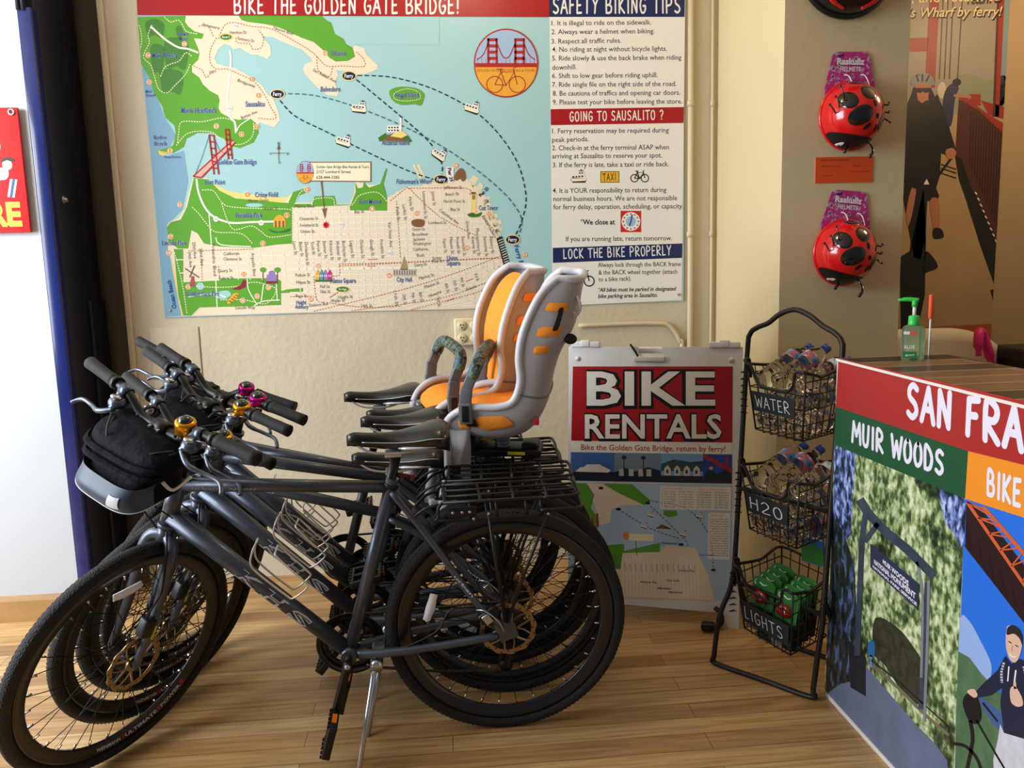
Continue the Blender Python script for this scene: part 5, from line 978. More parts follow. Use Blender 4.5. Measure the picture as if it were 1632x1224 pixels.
def basket(t):
    root = empty('wire_basket', Matrix.Translation(BCEN + TIERS[t][1] + Vector((0, 0, TIERS[t][0] - .215)))); O = root.matrix_world.translation
    P = lambda u, v, w_: bpt(u, v, w_, t) - O
    b = MB(); dip = [(0, 0, 1), (.08, 0, .97), (.13, 0, .80), (.22, 0, .69), (.5, 0, .67), (.70, 0, .68), (.80, 0, .78), (.83, 0, .96), (.90, 0, 1), (1, 0, 1)]
    rim = [P(*q) for q in dip[:1]] + [P(*q) for q in dip[1:-1]] + [P(1, 0, 1), P(1, .25, .93), P(1, .35, .90), P(1, .7, .97), P(1, 1, 1), P(.5, 1, 1), P(0, 1, 1), P(0, .7, .97), P(0, .5, .93)]
    b.tube(spline(rim, 3, True), .0052, 8, closed=True); b.build('rim', m_iron, root)
    b = MB(); r = .0021
    for w_ in (0, .22, .45, .66): b.tube([P(0, 0, w_), P(1, 0, w_), P(1, 1, w_), P(0, 1, w_)], r if w_ else .003, 5, closed=True)
    b.tube([P(0, 0, .86), P(0, .98, .86)], r, 5); b.tube([P(1, 0, .86), P(1, 1, .86), P(0, 1, .86)], r, 5)
    for i in range(1, 6):
        s = i / 6; top = .68 if .15 < s < .80 else 1
        b.tube([P(s, 0, top), P(s, 0, -.03), P(s, 1, -.03), P(s, 1, 1)], r, 5); b.tube([P(0, s, .95), P(0, s, 0), P(1, s, 0), P(1, s, .93)], r, 5)
    for u, v in ((0, 0), (1, 0), (1, 1), (0, 1)): b.tube([P(u, v, 1), P(u, v, 0)], .003, 6)
    b.build('wire_mesh', m_iron, root)
    b = MB(); c = P(0, .04, 1)
    b.tube(spline([c + Vector((0, 0, -.03)), c + Vector((-.012, -.012, 0)), c + Vector((-.012, 0, .012)), c + Vector((.01, .02, .008)), c + Vector((.015, .02, -.05))], 4), .0055, 8)
    for k in range(7): b.tube([c + Vector((-.012, -.012 + .0, -.02 - k * .022)), c + Vector((-.026, -.004, -.028 - k * .022)), c + Vector((.002, .01, -.034 - k * .022))], .0018, 5)
    b.build('hook', m_iron, root)
    # chalk label tied to the front
    f0, f1 = P(.06, 0, .0), P(1, 0, 0); eu = (f1 - f0).normalized(); out_ = Vector((eu.y, -eu.x, 0)); out_ = out_ if out_.dot(CAM - O) > 0 else -out_
    txt = ('WATER', 'H2O', 'LIGHTS')[t]; a0, a1 = ((.05, .86), (.05, .84), (.02, .98))[t]; z0, z1 = ((.30, .60), (.30, .60), (.14, .46))[t]
    c00, c10, c11, c01 = [P(u, 0, w_) + out_ * .006 for u, w_ in ((a0, z0), (a1, z0), (a1, z1), (a0, z1))]
    b = MB(); b.smooth = False; n_ = out_ * .003; b.add([c00, c10, c11, c01, c00 - n_, c10 - n_, c11 - n_, c01 - n_], [[0, 1, 2, 3], [7, 6, 5, 4], [0, 4, 5, 1], [1, 5, 6, 2], [2, 6, 7, 3], [3, 7, 4, 0]])
    lb = b.build('chalk_label', mat('chalkboard', (24, 30, 34), .7, noise=.2, nscale=30), root)
    L = (c10 - c00).length; Hh_ = (c01 - c00).length; up = (c01 - c00) / Hh_; rt = (c10 - c00) / L
    f_ = Flat(lambda u, v, l: c00 + rt * u + up * v + out_ * (.0006 + l)); f_.text(mat('chalk_white', (214, 216, 214), .9), txt, L * .08, -Hh_ * .24, L * .92, -Hh_ * .20, Hh_ * .55, handw=.075, lv=1); f_.build('lettering', lb)
    return root
for t, lab in enumerate(('top wire basket of the black stand, labelled WATER', 'middle wire basket of the black stand, labelled H2O', 'lowest wire basket of the black stand, labelled LIGHTS')):
    r = basket(t); tag(r, lab, 'basket', 'wire baskets on the black stand')
# water bottles
m_pet = mat('clear_bottle', (250, 252, 252), 0.04, trans=1.0, ior=1.18, spec=.8); m_cap = mat('bottle_cap_blue', (40, 70, 150), .35)
def label_mat():
    return ramp_mat('bottle_label', [(.36, (40, 110, 180)), (.45, (210, 228, 240)), (.52, (205, 60, 40)), (.58, (70, 150, 200)), (.68, (30, 70, 130))], 26, 1.5, .35)
m_lab = label_mat()
def make_bottle():
    prof = [(0, 0), (.022, 0), (.030, .004), (.0318, .010)]
    for k in range(5): z = .018 + k * .018; prof += [(.0318, z), (.0305, z + .004), (.0305, z + .008), (.0318, z + .013)]
    prof += [(.0312, .118), (.0312, .150), (.0325, .154), (.0300, .166), (.020, .184), (.0125, .194), (.0125, .200), (.0145, .202), (.0125, .204), (.0125, .208), (0, .208)]
    b = MB(); b.lathe(prof, None, 22); o = b.build('water_bottle', m_pet)
    b = MB(); b.lathe([(.0318, .120), (.0320, .122), (.0320, .148), (.0318, .150)], None, 22); b.build('bottle_label', m_lab, o)
    b = MB(); b.lathe([(0, .206), (.0138, .206), (.0142, .208), (.0142, .219), (.012, .221), (0, .221)], None, 18); b.build('bottle_cap', m_cap, o)
    return o
bottle0 = make_bottle(); used = [0]
def place_bottle(M, lab):
    o = bottle0 if used[0] == 0 else copy_tree(bottle0); used[0] += 1; o.matrix_world = M; tag(o, lab, 'bottle', 'water bottles in the wire baskets')
for t, nm in ((0, 'top'), (1, 'middle')):
    def Bq(u, v, z): p = bpt(u, v, 0, t); return p + Vector((0, 0, z))
    back = ((bpt(.5, 1, 0, t) - bpt(.5, 0, 0, t)).normalized()); side = ((bpt(1, .5, 0, t) - bpt(0, .5, 0, t)).normalized())
    # (base point, direction) of each bottle: a bed of lying ones, then those on top
    for (u, v, z, dx, dy, dz, lab) in ((.17, .02, .036, 0, 1, 0, 'water bottle lying at the left of the bottom layer in the %s basket'), (.50, .02, .036, 0, 1, 0, 'water bottle lying in the centre of the bottom layer in the %s basket'), (.83, .02, .036, 0, 1, 0, 'water bottle lying at the right of the bottom layer in the %s basket'),
                                       (.30, .06, .098, .0, 1, .06, 'water bottle lying in the second layer behind the label of the %s basket'), (.70, .08, .098, .05, 1, .05, 'water bottle lying in the second layer near the corner of the %s basket'), (.96, .20, .110, .0, 1, .12, 'water bottle resting along the right side of the %s basket'),
                                       (.05, .06, .155, .22, .90, .42, 'leftmost water bottle leaning on top in the %s basket, blue cap up'), (.42, .05, .158, .20, .88, .42, 'water bottle leaning on top in the %s basket, second from the left'), (.80, .22, .165, .12, .95, .22, 'water bottle at the right of the top layer in the %s basket')):
        d = (side * dx + back * dy + Vector((0, 0, dz))).normalized(); place_bottle(Matrix.Translation(Bq(u, v, z)) @ d.to_track_quat('Z', 'Y').to_matrix().to_4x4() @ Matrix.Rotation(u * 9 + v * 5, 4, 'Z') @ Matrix.Scale(1.06, 4), lab % nm)
# packs of bicycle lights
m_gcard = mat('pack_green', (52, 128, 58), .4); m_bcard = mat('pack_black', (22, 24, 24), .4); m_redl = mat('light_red', (150, 14, 20), .12, coat=1.0)
def make_pack():
    root = empty('bike_light_pack'); b = MB(); b.prism([(-.048, .07), (.048, .07), (.050, .162), (.030, .174), (-.030, .174), (-.050, .162)], .003, Matrix.Rotation(R_(90), 4, 'X')); b.build('hang_card', m_gcard, root)
    b = MB(); b.box((0, .001, .04), (.096, .022, .08), None, .003); bx = b.build('pack_box', m_bcard, root)
    b = MB(); b.ball((0, -.012, .114), (.033, .018, .021)); b.build('red_lamp', m_redl, root)
    b = MB(); b.tube(spline([(-.016, -.0045, .157), (0, -.0045, .152), (.016, -.0045, .157)], 5), .0022, 6); b.tube(spline([(-.034, -.0042, .162), (-.039, -.0042, .154), (-.033, -.0042, .146)], 5), .0022, 6); b.build('hang_hole', mat('pack_white', (226, 230, 226), .4), root)
    f_ = Flat(lambda u, v, l: Vector((u, -.0103 - l, v))); f_.rect(m_gcard, -.046, -.034, .046, -.016, 1); f_.text(MATS['pack_white'], 'LED LIGHT SET', -.040, -.022, .034, -.022, .008, bold=.02, lv=2)
    for k in range(3): f_.text(MATS['pack_white'], 'super bright red rear', -.040, -.010 + k * .004, .010, -.010 + k * .004, .0025, lv=2)
    f_.build('lettering', bx); return root
pack0 = make_pack(); i = 0
sd3 = (bpt(1, .5, 0, 2) - bpt(0, .5, 0, 2)).normalized(); bk3 = Vector((-sd3.y, sd3.x, 0))
for row, rn in enumerate(('front', 'second', 'third', 'back')):
    for c_, cn in enumerate(('left', 'right')):
        r = pack0 if i == 0 else copy_tree(pack0); i += 1
        p = bpt(.24 + .52 * c_, .09 + .17 * row, 0, 2) + Vector((0, 0, .006 + row * .006 + c_ * -.004)); M = basis(p, sd3, bk3, Vector((0, 0, 1))); r.matrix_world = M @ Matrix.Rotation(R_(-8), 4, 'X') @ Matrix.Rotation(R_(3 - c_ * 4), 4, 'Z')
        tag(r, 'green carded bike light pack at the %s of the %s row in the lowest basket' % (cn, rn), 'light pack', 'bike light packs in the lowest basket')
# blue pouch with a mountain picture hanging behind
b = MB(); c = bpt(.60, 1.0, 1, 2) + Vector((-.01, -.012, -.01)); ex = sd3; b.box((0, 0, .09), (.10, .008, .17), None, .003)
pc = b.build('map_pouch', mat('pouch_blue', (52, 120, 190), .4)); pc.matrix_world = basis(c, ex, bk3, Vector((0, 0, 1))) @ Matrix.Rotation(R_(-6), 4, 'Y')
tag(pc, 'blue pouch with a mountain picture hanging behind the lowest basket', 'pouch')
f_ = Flat(lambda u, v, l: Vector((u, -.0045 - l, v)))
f_.poly(W_, [(-.05, -.09), (-.02, -.125), (0, -.105), (.02, -.13), (.05, -.09)], 0, 1); f_.poly(DGREEN, [(-.05, -.01), (-.05, -.06), (-.03, -.08), (-.01, -.06), (.01, -.09), (.03, -.06), (.05, -.07), (.05, -.01)], 0, 2); f_.poly(RED, [(.02, -.172), (.05, -.172), (.05, -.12)], 0, 2); f_.build('pouch_print', pc)
# ------------------------------------------------------------------ printed counter
CXf, CY1, CY0, CZ = 1.165, 2.358, .75, 1.056
m_lam = mat('counter_edge_cream', (226, 214, 190), .5)
def plank_mat():
    m = bpy.data.materials.new('plank_print'); m.use_nodes = True; nt = m.node_tree; b = nt.nodes['Principled BSDF']; N = nt.nodes.new; K = nt.links.new
    tc = N('ShaderNodeTexCoord'); br = N('ShaderNodeTexBrick'); br.inputs['Scale'].default_value = 1; br.inputs['Brick Width'].default_value = .55; br.inputs['Row Height'].default_value = .105; br.inputs['Mortar Size'].default_value = .0024; br.offset = .45
    br.inputs['Color1'].default_value = (0, 0, 0, 1); br.inputs['Color2'].default_value = (1, 1, 1, 1); br.inputs['Mortar'].default_value = (.2, .2, .2, 1); K(tc.outputs['Object'], br.inputs['Vector'])
    mp = N('ShaderNodeMapping'); mp.inputs['Scale'].default_value = (3, 22, 1); K(tc.outputs['Object'], mp.inputs[0]); n = N('ShaderNodeTexNoise'); n.inputs['Scale'].default_value = 2.2; n.inputs['Detail'].default_value = 8; K(mp.outputs[0], n.inputs['Vector'])
    mx = N('ShaderNodeMix'); mx.inputs[0].default_value = .40; K(br.outputs['Color'], mx.inputs[2]); K(n.outputs[0], mx.inputs[3])
    ad = N('ShaderNodeMath'); ad.operation = 'ADD'; K(mx.outputs[0], ad.inputs[0]); ad.inputs[1].default_value = 0.0
    r = N('ShaderNodeValToRGB'); cr = r.color_ramp
    for p, c in ((.25, (26, 20, 20)), (.42, (62, 42, 36)), (.55, (84, 72, 68)), (.68, (140, 106, 78))):
        e = cr.elements.new(p); e.color = lin(c) + (1,)
    cr.elements.remove(cr.elements[0]); cr.elements.remove(cr.elements[-1]); K(ad.outputs[0], r.inputs[0])
    m2 = N('ShaderNodeMix'); m2.data_type = 'RGBA'; m2.inputs[7].default_value = lin((206, 190, 170)) + (1,); K(br.outputs['Fac'], m2.inputs[0]); K(r.outputs[0], m2.inputs[6]); K(m2.outputs[2], b.inputs['Base Color']); b.inputs['Roughness'].default_value = .3; return m
counter = empty('printed_counter', Matrix.Translation((CXf, CY1, 0)), 'tall narrow counter wrapped in park and bridge photo prints', 'counter'); CO = Vector((CXf, CY1, 0))
b = MB(); b.box(((.006 + .325) / 2, (CY0 - CY1) / 2, (CZ - .01) / 2), (.319, CY1 - CY0, CZ - .01)); b.build('carcass', m_lam, counter)
b = MB(); b.box((.1625, (CY0 - CY1) / 2, CZ - .005), (.331, CY1 - CY0 + .006, .010), None, .0); b.build('worktop', plank_mat(), counter)
b = MB(); b.box((-.001, (CY0 - CY1) / 2, CZ / 2 - .003), (.006, CY1 - CY0 + .004, CZ - .008)); pn = b.build('print_panel', mat('foam_board', (232, 228, 222), .5), counter)
for z_ in (.007, CZ - .004):
    b = MB(); b.box((-.004, (CY0 - CY1) / 2, z_), (.008, CY1 - CY0 + .006, .013 if z_ < .1 else .007)); b.build('edge_strip', MATS['foam_board'], counter)
A = Art((CXf - .0045, 0, 0), (-1, 0, 0)); C_RED = mat('panel_red', (168, 42, 40), .4); C_GR = mat('panel_green', (28, 82, 52), .4); C_OR = mat('panel_orange', (238, 146, 42), .4); LIL = mat('panel_lettering', (232, 228, 246), .4)
LEAF = ramp_mat('photo_foliage', [(.38, (26, 38, 26)), (.46, (82, 104, 62)), (.52, (158, 178, 122)), (.60, (224, 232, 198))], 60, 12, .4, (1, 1, .75), .2, 9)
LEAFD = ramp_mat('photo_dark_trunk', [(.40, (20, 26, 30)), (.52, (44, 56, 50)), (.66, (86, 110, 170))], 50, 10, .4, (1, 1, .5), .3)
LEAFB = ramp_mat('photo_sky_leaves', [(.38, (24, 34, 44)), (.48, (64, 84, 140)), (.58, (140, 160, 225)), (.7, (206, 214, 240))], 60, 10, .4, (1, 1, .6), .4)
PATH = mat('photo_path', (104, 116, 146), .4, noise=.12, nscale=14); POSTC = mat('photo_post', (58, 68, 84), .4, noise=.25, nscale=20); SHADE = mat('photo_shade', (28, 34, 44), .4)
HILL = mat('photo_hill', (84, 116, 84), .4, noise=.25, nscale=16); SKYP = mat('photo_sky', (40, 112, 224), .4); CLOUD = mat('photo_cloud', (150, 180, 232), .4); STEEL = mat('photo_bridge', (206, 96, 52), .4); STEELD = mat('photo_bridge_dark', (44, 24, 26), .4)
JACK = mat('photo_jacket', (30, 36, 62), .4); SKIN = mat('photo_skin', (222, 182, 160), .45); TROU = mat('photo_trousers', (206, 206, 216), .45, noise=.1, nscale=40); HAIR = mat('photo_hair', (38, 30, 30), .5); BLK = mat('photo_black', (20, 22, 28), .4)
def zline(a, b, u): return (a[0] + (b[0] - a[0]) * u, a[1] + (b[1] - a[1]) * u)
# park photograph
A.poly(LEAF, [(1330, 706), (1538, 794), (1520, 1224), (1520, 1332), (1314, 1106)], 0, 1)
A.poly(LEAFB, [(1330, 707), (1364, 722), (1360, 780), (1356, 850), (1326, 900)], 0, 2); A.poly(LEAFB, [(1498, 778), (1537, 794), (1534, 870), (1520, 850), (1506, 830)], 4, 2)
A.poly(LEAFD, [(1327, 820), (1345, 850), (1362, 900), (1366, 1000), (1376, 1040), (1380, 1110), (1350, 1140), (1315, 1105)], 0, 3)
A.poly(mat('photo_under', (54, 56, 44), .4, noise=.5, nscale=40), [(1395, 985), (1430, 1000), (1455, 1030), (1470, 1060), (1468, 1120), (1440, 1105), (1410, 1060), (1392, 1040)], 4, 3)
A.poly(PATH, [(1315, 1107), (1340, 1090), (1360, 1085), (1382, 1064), (1400, 1085), (1430, 1120), (1460, 1155), (1490, 1185), (1510, 1212), (1516, 1330)], 0, 4)
A.poly(SHADE, [(1352, 1020), (1380, 1048), (1380, 1110), (1355, 1095)], 0, 5)
A.line(mat('photo_fence', (120, 112, 84), .4), [(1390, 1060), (1430, 1095), (1470, 1135), (1512, 1172)], 5, 4, lv=5); A.line(SHADE, [(1388, 1052), (1430, 1085), (1475, 1125), (1514, 1160)], 2, 4, lv=6)
A.poly(mat('photo_person_blue', (40, 110, 170), .4), [(1383, 1028), (1388, 1020), (1394, 1026), (1393, 1046), (1384, 1044)], 3, 6); A.line(mat('photo_person_leg', (110, 140, 200), .4), [(1388, 1044), (1388, 1064)], 4, lv=6)
A.line(POSTC, [(1380, 815), (1374, 860), (1370, 950), (1366, 1045)], 9, 4, lv=6); A.line(POSTC, [(1478, 928), (1474, 1020), (1468, 1130)], 9, 4, lv=6); A.line(mat('photo_post_light', (128, 134, 140), .4), [(1480, 925), (1478, 1020), (1473, 1150)], 4.5, 4, lv=7)
A.line(POSTC, [(1370, 796), (1384, 818), (1410, 846), (1445, 875), (1470, 900), (1488, 918)], 14, 4, lv=7); A.line(POSTC, [(1399, 834), (1378, 864)], 8, lv=7); A.line(MATS['photo_post_light'], [(1461, 895), (1470, 950), (1468, 1080)], 4, 3, lv=7)
A.poly(mat('photo_signboard', (44, 52, 80), .4), [(1387, 866), (1464, 930), (1463, 972), (1387, 904)], 0, 8)
for t, a, c, h0, h1 in (('MUIR WOODS', (1407, 898), (1448, 935), 7, 9), ('NATIONAL MONUMENT', (1393, 898), (1459, 955), 7, 9.5), ('NATIONAL PARK SERVICE', (1391, 904), (1461, 966), 4, 5)): A.text(LIL, t, *a, *c, h0, h1, bold=.035, lv=9, updir=(0.02, -1))
# bridge photograph
A.poly(SKYP, [(1538, 794), (1700, 840), (1700, 1420), (1519, 1320)], 0, 1); A.poly(CLOUD, [(1531, 985), (1545, 990), (1562, 1020), (1580, 1060), (1572, 1085), (1540, 1050), (1528, 1060)], 4, 2)
A.poly(HILL, [(1527, 1038), (1545, 1048), (1565, 1075), (1590, 1100), (1640, 1150), (1700, 1200), (1700, 1420), (1519, 1320)], 0, 3); A.poly(mat('photo_water', (64, 96, 150), .4), [(1560, 1110), (1600, 1140), (1640, 1180), (1630, 1200), (1580, 1150)], 3, 4); A.poly(HILL, [(1525, 1100), (1540, 1110), (1552, 1150), (1570, 1200), (1600, 1300), (1519, 1320)], 0, 5)
A.poly(STEELD, [(1540, 800), (1560, 806), (1700, 990), (1700, 1085), (1632, 992), (1538, 872)], 0, 4)
for a, c, w_ in (((1541, 800), (1700, 1030), 5), ((1567, 808), (1700, 960), 6), ((1538, 868), (1700, 1078), 4)): A.line(STEEL if w_ > 4 else STEELD, [a, c], w_, lv=6)
for k in range(9):
    u = k / 9; a0 = zline((1541, 800), (1700, 1030), u); a1 = zline((1567, 808), (1700, 960), u + .03); a2 = zline((1567, 808), (1700, 960), u + .10); A.line(STEEL, [a0, a1], 2.4, lv=7); A.line(STEEL, [a0, a2], 2.4, lv=7)
    c0 = zline((1540, 838), (1700, 1052), u); c1 = zline((1538, 868), (1700, 1078), u + .06); A.line(STEELD, [c0, c1], 2, lv=7)
for q in ([(1604, 1003), (1608, 997), (1618, 998), (1626, 1006), (1629, 1020), (1628, 1034), (1623, 1050), (1616, 1056), (1608, 1048), (1603, 1028)],): A.poly(SKIN, q, 4, 8)
A.poly(HAIR, [(1604, 1008), (1606, 1000), (1614, 996), (1624, 1002), (1629, 1014), (1629, 1028), (1625, 1018), (1616, 1010), (1606, 1012)], 3, 9)
A.line(HAIR, [(1607, 1022), (1612, 1025)], 1.6, lv=10); A.line(HAIR, [(1618, 1028), (1623, 1031)], 1.6, lv=10); A.line(mat('photo_smile', (240, 236, 236), .4), [(1609, 1042), (1614, 1047), (1619, 1046)], 1.6, 3, lv=10); A.line(mat('photo_skin_line', (176, 130, 110), .5), [(1614, 1028), (1612, 1036), (1615, 1037)], 1, lv=10)
A.poly(JACK, [(1602, 1045), (1612, 1058), (1626, 1050), (1645, 1060), (1650, 1160), (1640, 1180), (1600, 1168), (1594, 1120), (1597, 1096), (1580, 1108), (1558, 1112), (1554, 1104), (1566, 1090), (1590, 1068)], 0, 7)
A.line(mat('photo_pattern', (186, 190, 204), .4), [(1600, 1056), (1596, 1072), (1597, 1088)], 4, 3, (3, 1.5), lv=8); A.line(MATS['photo_pattern'], [(1632, 1062), (1638, 1090)], 5, 3, (3, 1.5), lv=8); A.line(MATS['photo_smile'], [(1608, 1062), (1606, 1086)], 2, lv=8); A.line(MATS['photo_smile'], [(1619, 1068), (1616, 1092)], 2.4, lv=8)
A.poly(SKIN, [(1610, 1098), (1618, 1094), (1628, 1110), (1630, 1124), (1620, 1126), (1611, 1118)], 3, 9); A.line(SKIN, [(1618, 1098), (1617, 1086)], 4, lv=9); A.poly(SKIN, [(1541, 1102), (1552, 1098), (1558, 1108), (1552, 1112)], 3, 9)
A.poly(TROU, [(1594, 1154), (1600, 1168), (1640, 1180), (1650, 1330), (1600, 1290), (1584, 1240), (1583, 1210), (1590, 1180)], 0, 8)
A.poly(BLK, [(1534, 1120), (1542, 1105), (1556, 1108), (1564, 1135), (1560, 1152), (1545, 1150)], 4, 8); A.line(BLK, [(1546, 1148), (1550, 1180), (1540, 1230)], 6, 3, lv=8); A.line(BLK, [(1556, 1148), (1580, 1190), (1604, 1230)], 3, lv=8); A.line(BLK, [(1519, 1185), (1540, 1190), (1560, 1215), (1570, 1260)], 5, 3, lv=8); A.line(BLK, [(1566, 1120), (1590, 1150)], 3, lv=8)
# colour bands and lettering
A.poly(C_RED, [(1336, 571), (1700, 655), (1700, 758), (1543, 719), (1332, 648)], 0, 11); A.poly(C_GR, [(1332, 648), (1543, 719), (1538, 795), (1330, 709)], 0, 11); A.poly(C_OR, [(1543, 719), (1700, 758), (1700, 847), (1538, 795)], 0, 11)
A.text(LIL, 'MUIR WOODS', 1358, 703, 1504, 757, 31, 36, handw=.21, lv=13, updir=(.02, -1)); A.text(LIL, 'SAN FRANCISCO', 1445, 662, 1900, 800, 50, 84, handw=.21, lv=13, updir=(.03, -1)); A.text(LIL, 'BIKE RENTALS', 1573, 787, 1800, 872, 37, 52, handw=.21, lv=13, updir=(.03, -1))
A.mb.v = [tuple(Vector(v) - CO) for v in A.mb.v if True]
# nothing printed past the near end of the panel
A.mb.v = [(x, max(y, CY0 - CY1), z) for x, y, z in A.mb.v]; A.build('photo_print', pn)
for z in (.79, .012):
    b = MB(); c = Vector((-.0045, -.012, z)); b.lathe([(0, 0), (.005, 0), (.004, .002), (0, .003)], axis_to(c, c + Vector((-1, 0, 0))), 10); b.build('screw', m_alu, counter)
# things standing on it
san = empty('hand_sanitizer', Matrix.Translation((1.335, 2.265, CZ)) @ Matrix.Rotation(R_(-28), 4, 'Z'), 'clear green hand sanitizer pump bottle on the plank-print counter top', 'sanitizer bottle')
def sq(w_, d_, z, n=24): return [Vector((w_ * math.copysign(abs(math.cos(2 * math.pi * k / n)) ** .6, math.cos(2 * math.pi * k / n)), d_ * math.copysign(abs(math.sin(2 * math.pi * k / n)) ** .6, math.sin(2 * math.pi * k / n)), z)) for k in range(n)]
rows = [(.027, .018, 0), (.030, .020, .004), (.030, .020, .085), (.027, .018, .094), (.014, .012, .100), (.011, .011, .106)]
b = MB(); b.add([p for r in rows for p in sq(*r)], [[i * 24 + k, i * 24 + (k + 1) % 24, (i + 1) * 24 + (k + 1) % 24, (i + 1) * 24 + k] for i in range(5) for k in range(24)] + [list(range(24)), list(range(120, 144))]); b.build('bottle', mat('sanitizer_clear', (196, 238, 212), .05, trans=.9, ior=1.2), san)
b = MB(); b.lathe([(0, .098), (.0145, .098), (.0150, .102), (.0140, .124), (.0075, .126), (0, .126)], None, 20); b.tube([(0, 0, .15), (0, 0, .168)], .0075, 12); b.tube(spline([(.010, 0, .168), (-.02, 0, .171), (-.042, .0, .168)], 4), [.006] * 6 + [.0045] * 3, 8); pm = b.build('pump', mat('pump_green', (56, 208, 88), .35), san)
b = MB(); b.tube([(0, 0, .125), (0, 0, .152)], .005, 10); b.build('pump_stem', mat('white_plastic', (236, 236, 230), .4), pm)
f_ = Flat(lambda u, v, l: Vector((u, -.0206 - l, v))); f_.rect(mat('label_green', (40, 130, 70), .4), -.026, -.026, .010, -.008, 1); f_.rect(MATS['white_plastic'], -.026, -.082, -.008, -.074, 1); f_.rect(mat('label_coral', (232, 90, 70), .4), -.010, -.083, .006, -.072, 2)
f_.text(MATS['white_plastic'], 'ALOE', -.024, -.034, .004, -.034, .010, bold=.02, lv=2); f_.text(MATS['white_plastic'], 'gel', -.020, -.014, .002, -.014, .006, lv=2); f_.build('bottle_label', san)
pen = empty('foam_tipped_stick', Matrix.Translation((1.428, 2.338, CZ)), 'thin white stick with an orange foam sleeve standing at the counter edge', 'stick')
b = MB(); b.tube([(0, 0, 0), (0, 0, .14)], .0026, 10); b.build('stick', MATS['white_plastic'], pen)
b = MB(); b.tube([(0, 0, .108), (0, 0, .110), (0, 0, .176), (0, 0, .178)], [.0055, .0065, .0065, .005], 14); b.build('foam_sleeve', mat('foam_orange', (244, 90, 48), .6), pen)
# ------------------------------------------------------------------ behind the counter
m_chair = mat('white_chair_plastic', (222, 210, 186), .4)
ch = empty('white_chair', Matrix.Translation((2.17, 3.42, 0)), 'white plastic chair with a curved back behind the printed counter', 'chair')
def bk(u, v): a = (u - .5) * 1.7; return Vector((.235 * math.sin(a) / math.sin(.85), .12 * math.cos(a) - .06, .62 + v * (.40 - .05 * max(0, (u - .55) / .45) ** 2 * 1.4 - .01 * (u - .5))))
b = MB(); b.grid(bk, 24, 8); o = b.build('backrest', m_chair, ch); md = o.modifiers.new('thick', 'SOLIDIFY'); md.thickness = .02
b = MB(); b.box((0, -.14, .60), (.44, .42, .035), None, .015); b.build('seat', m_chair, ch)
for x in (-.19, .19):
    for y in (-.32, .05):
        b = MB(); b.tube([(x, y, .59), (x * 1.08, y * 1.05, 0)], [.018, .013], 10); b.build('leg', m_chair, ch)
b = MB(); P0 = Vector((2.30, 3.385, .958))
b.tube(spline([P0 + Vector(p) for p in ((-.03, -.03, -.05), (-.028, -.02, .02), (-.01, 0, .05), (.012, .01, .03), (.035, .005, -.03), (.05, 0, -.09))], 5), [.012] * 3 + [.02] * 20 + [.014] * 3, 10)
tag(b.build('pink_strap', mat('hot_pink', (206, 30, 120), .5)), 'bright pink looped strap draped on the white chair back', 'strap')
dk = empty('office_desk', Matrix.Translation((2.95, 3.2, 0)), 'dark navy desk in the corner behind the printed counter', 'desk')
b = MB(); b.box((0, 0, .915), (1.1, .55, .05), None, .01); b.build('desk_top', mat('desk_dark', (26, 28, 38), .5), dk); b = MB(); b.box((0, .25, .45), (1.06, .02, .88)); b.build('back_panel', MATS['desk_dark'], dk)
for x in (-.5, .5): b = MB(); b.box((x, 0, .445), (.05, .5, .89)); b.build('leg', MATS['desk_dark'], dk)
# ------------------------------------------------------------------ cyclist mural
MY = 3.948; b = MB(); b.smooth = False
A = Art((0, MY - .0065, 0), (0, -1, 0)); c0 = A.at(1440, -30); c1 = A.at(1610, 0); c2 = A.at(1582, 545)
b.box(((1.98 + c1.x) / 2, MY - .004, (c2.z + 2.6) / 2), (c1.x - 1.98, .005, 2.6 - c2.z)); mural = tag(b.build('mural_poster', mat('mural_path', (176, 146, 106), .45, noise=.08, nscale=6)), 'tall photo poster of a cyclist on the bridge walkway beside the column', 'poster')
M_SKY = mat('mural_sky', (150, 142, 130), .45); M_RED = mat('mural_red', (150, 44, 32), .45); M_DR = mat('mural_dark_red', (78, 36, 30), .45); M_BK = mat('mural_black', (22, 20, 20), .45); M_TX = mat('mural_text', (222, 200, 160), .45); M_SK = mat('mural_skin', (176, 118, 88), .45)
A.poly(M_SKY, [(1330, -60), (1613, -60), (1604, 180), (1330, 190)], 0, 1); A.poly(mat('mural_teal', (118, 146, 150), .45), [(1590, -60), (1614, -60), (1604, 175), (1592, 175)], 0, 2); A.poly(mat('mural_fog', (136, 140, 118), .45), [(1520, 128), (1545, 118), (1575, 128), (1604, 122), (1603, 175), (1525, 168)], 4, 2)
A.poly(M_RED, [(1484, -60), (1500, -60), (1490, 140), (1474, 140)], 0, 3); A.poly(M_RED, [(1380, 62), (1480, 60), (1478, 82), (1380, 84)], 0, 3); A.poly(M_RED, [(1592, -60), (1604, -60), (1592, 186), (1582, 186)], 0, 4); A.poly(M_DR, [(1592, -60), (1595, -60), (1586, 186), (1582, 186)], 0, 5)
for x, d in ((1503, 8), (1511, 8), (1519, 8), (1534, 10)): A.line(M_DR, [(x + 2, -40), (x - d + 2, 126)], 1.8, lv=3)
A.poly(M_DR, [(1528, 158), (1560, 172), (1603, 212), (1592, 380), (1586, 400), (1545, 300), (1522, 250)], 0, 4); A.poly(M_RED, [(1527, 156), (1535, 152), (1572, 180), (1604, 196), (1603, 212), (1560, 176)], 0, 5); A.rect(M_RED, 1545, 150, 1563, 168, 4); A.poly(M_RED, [(1563, 160), (1603, 170), (1603, 190), (1575, 182)], 0, 4)
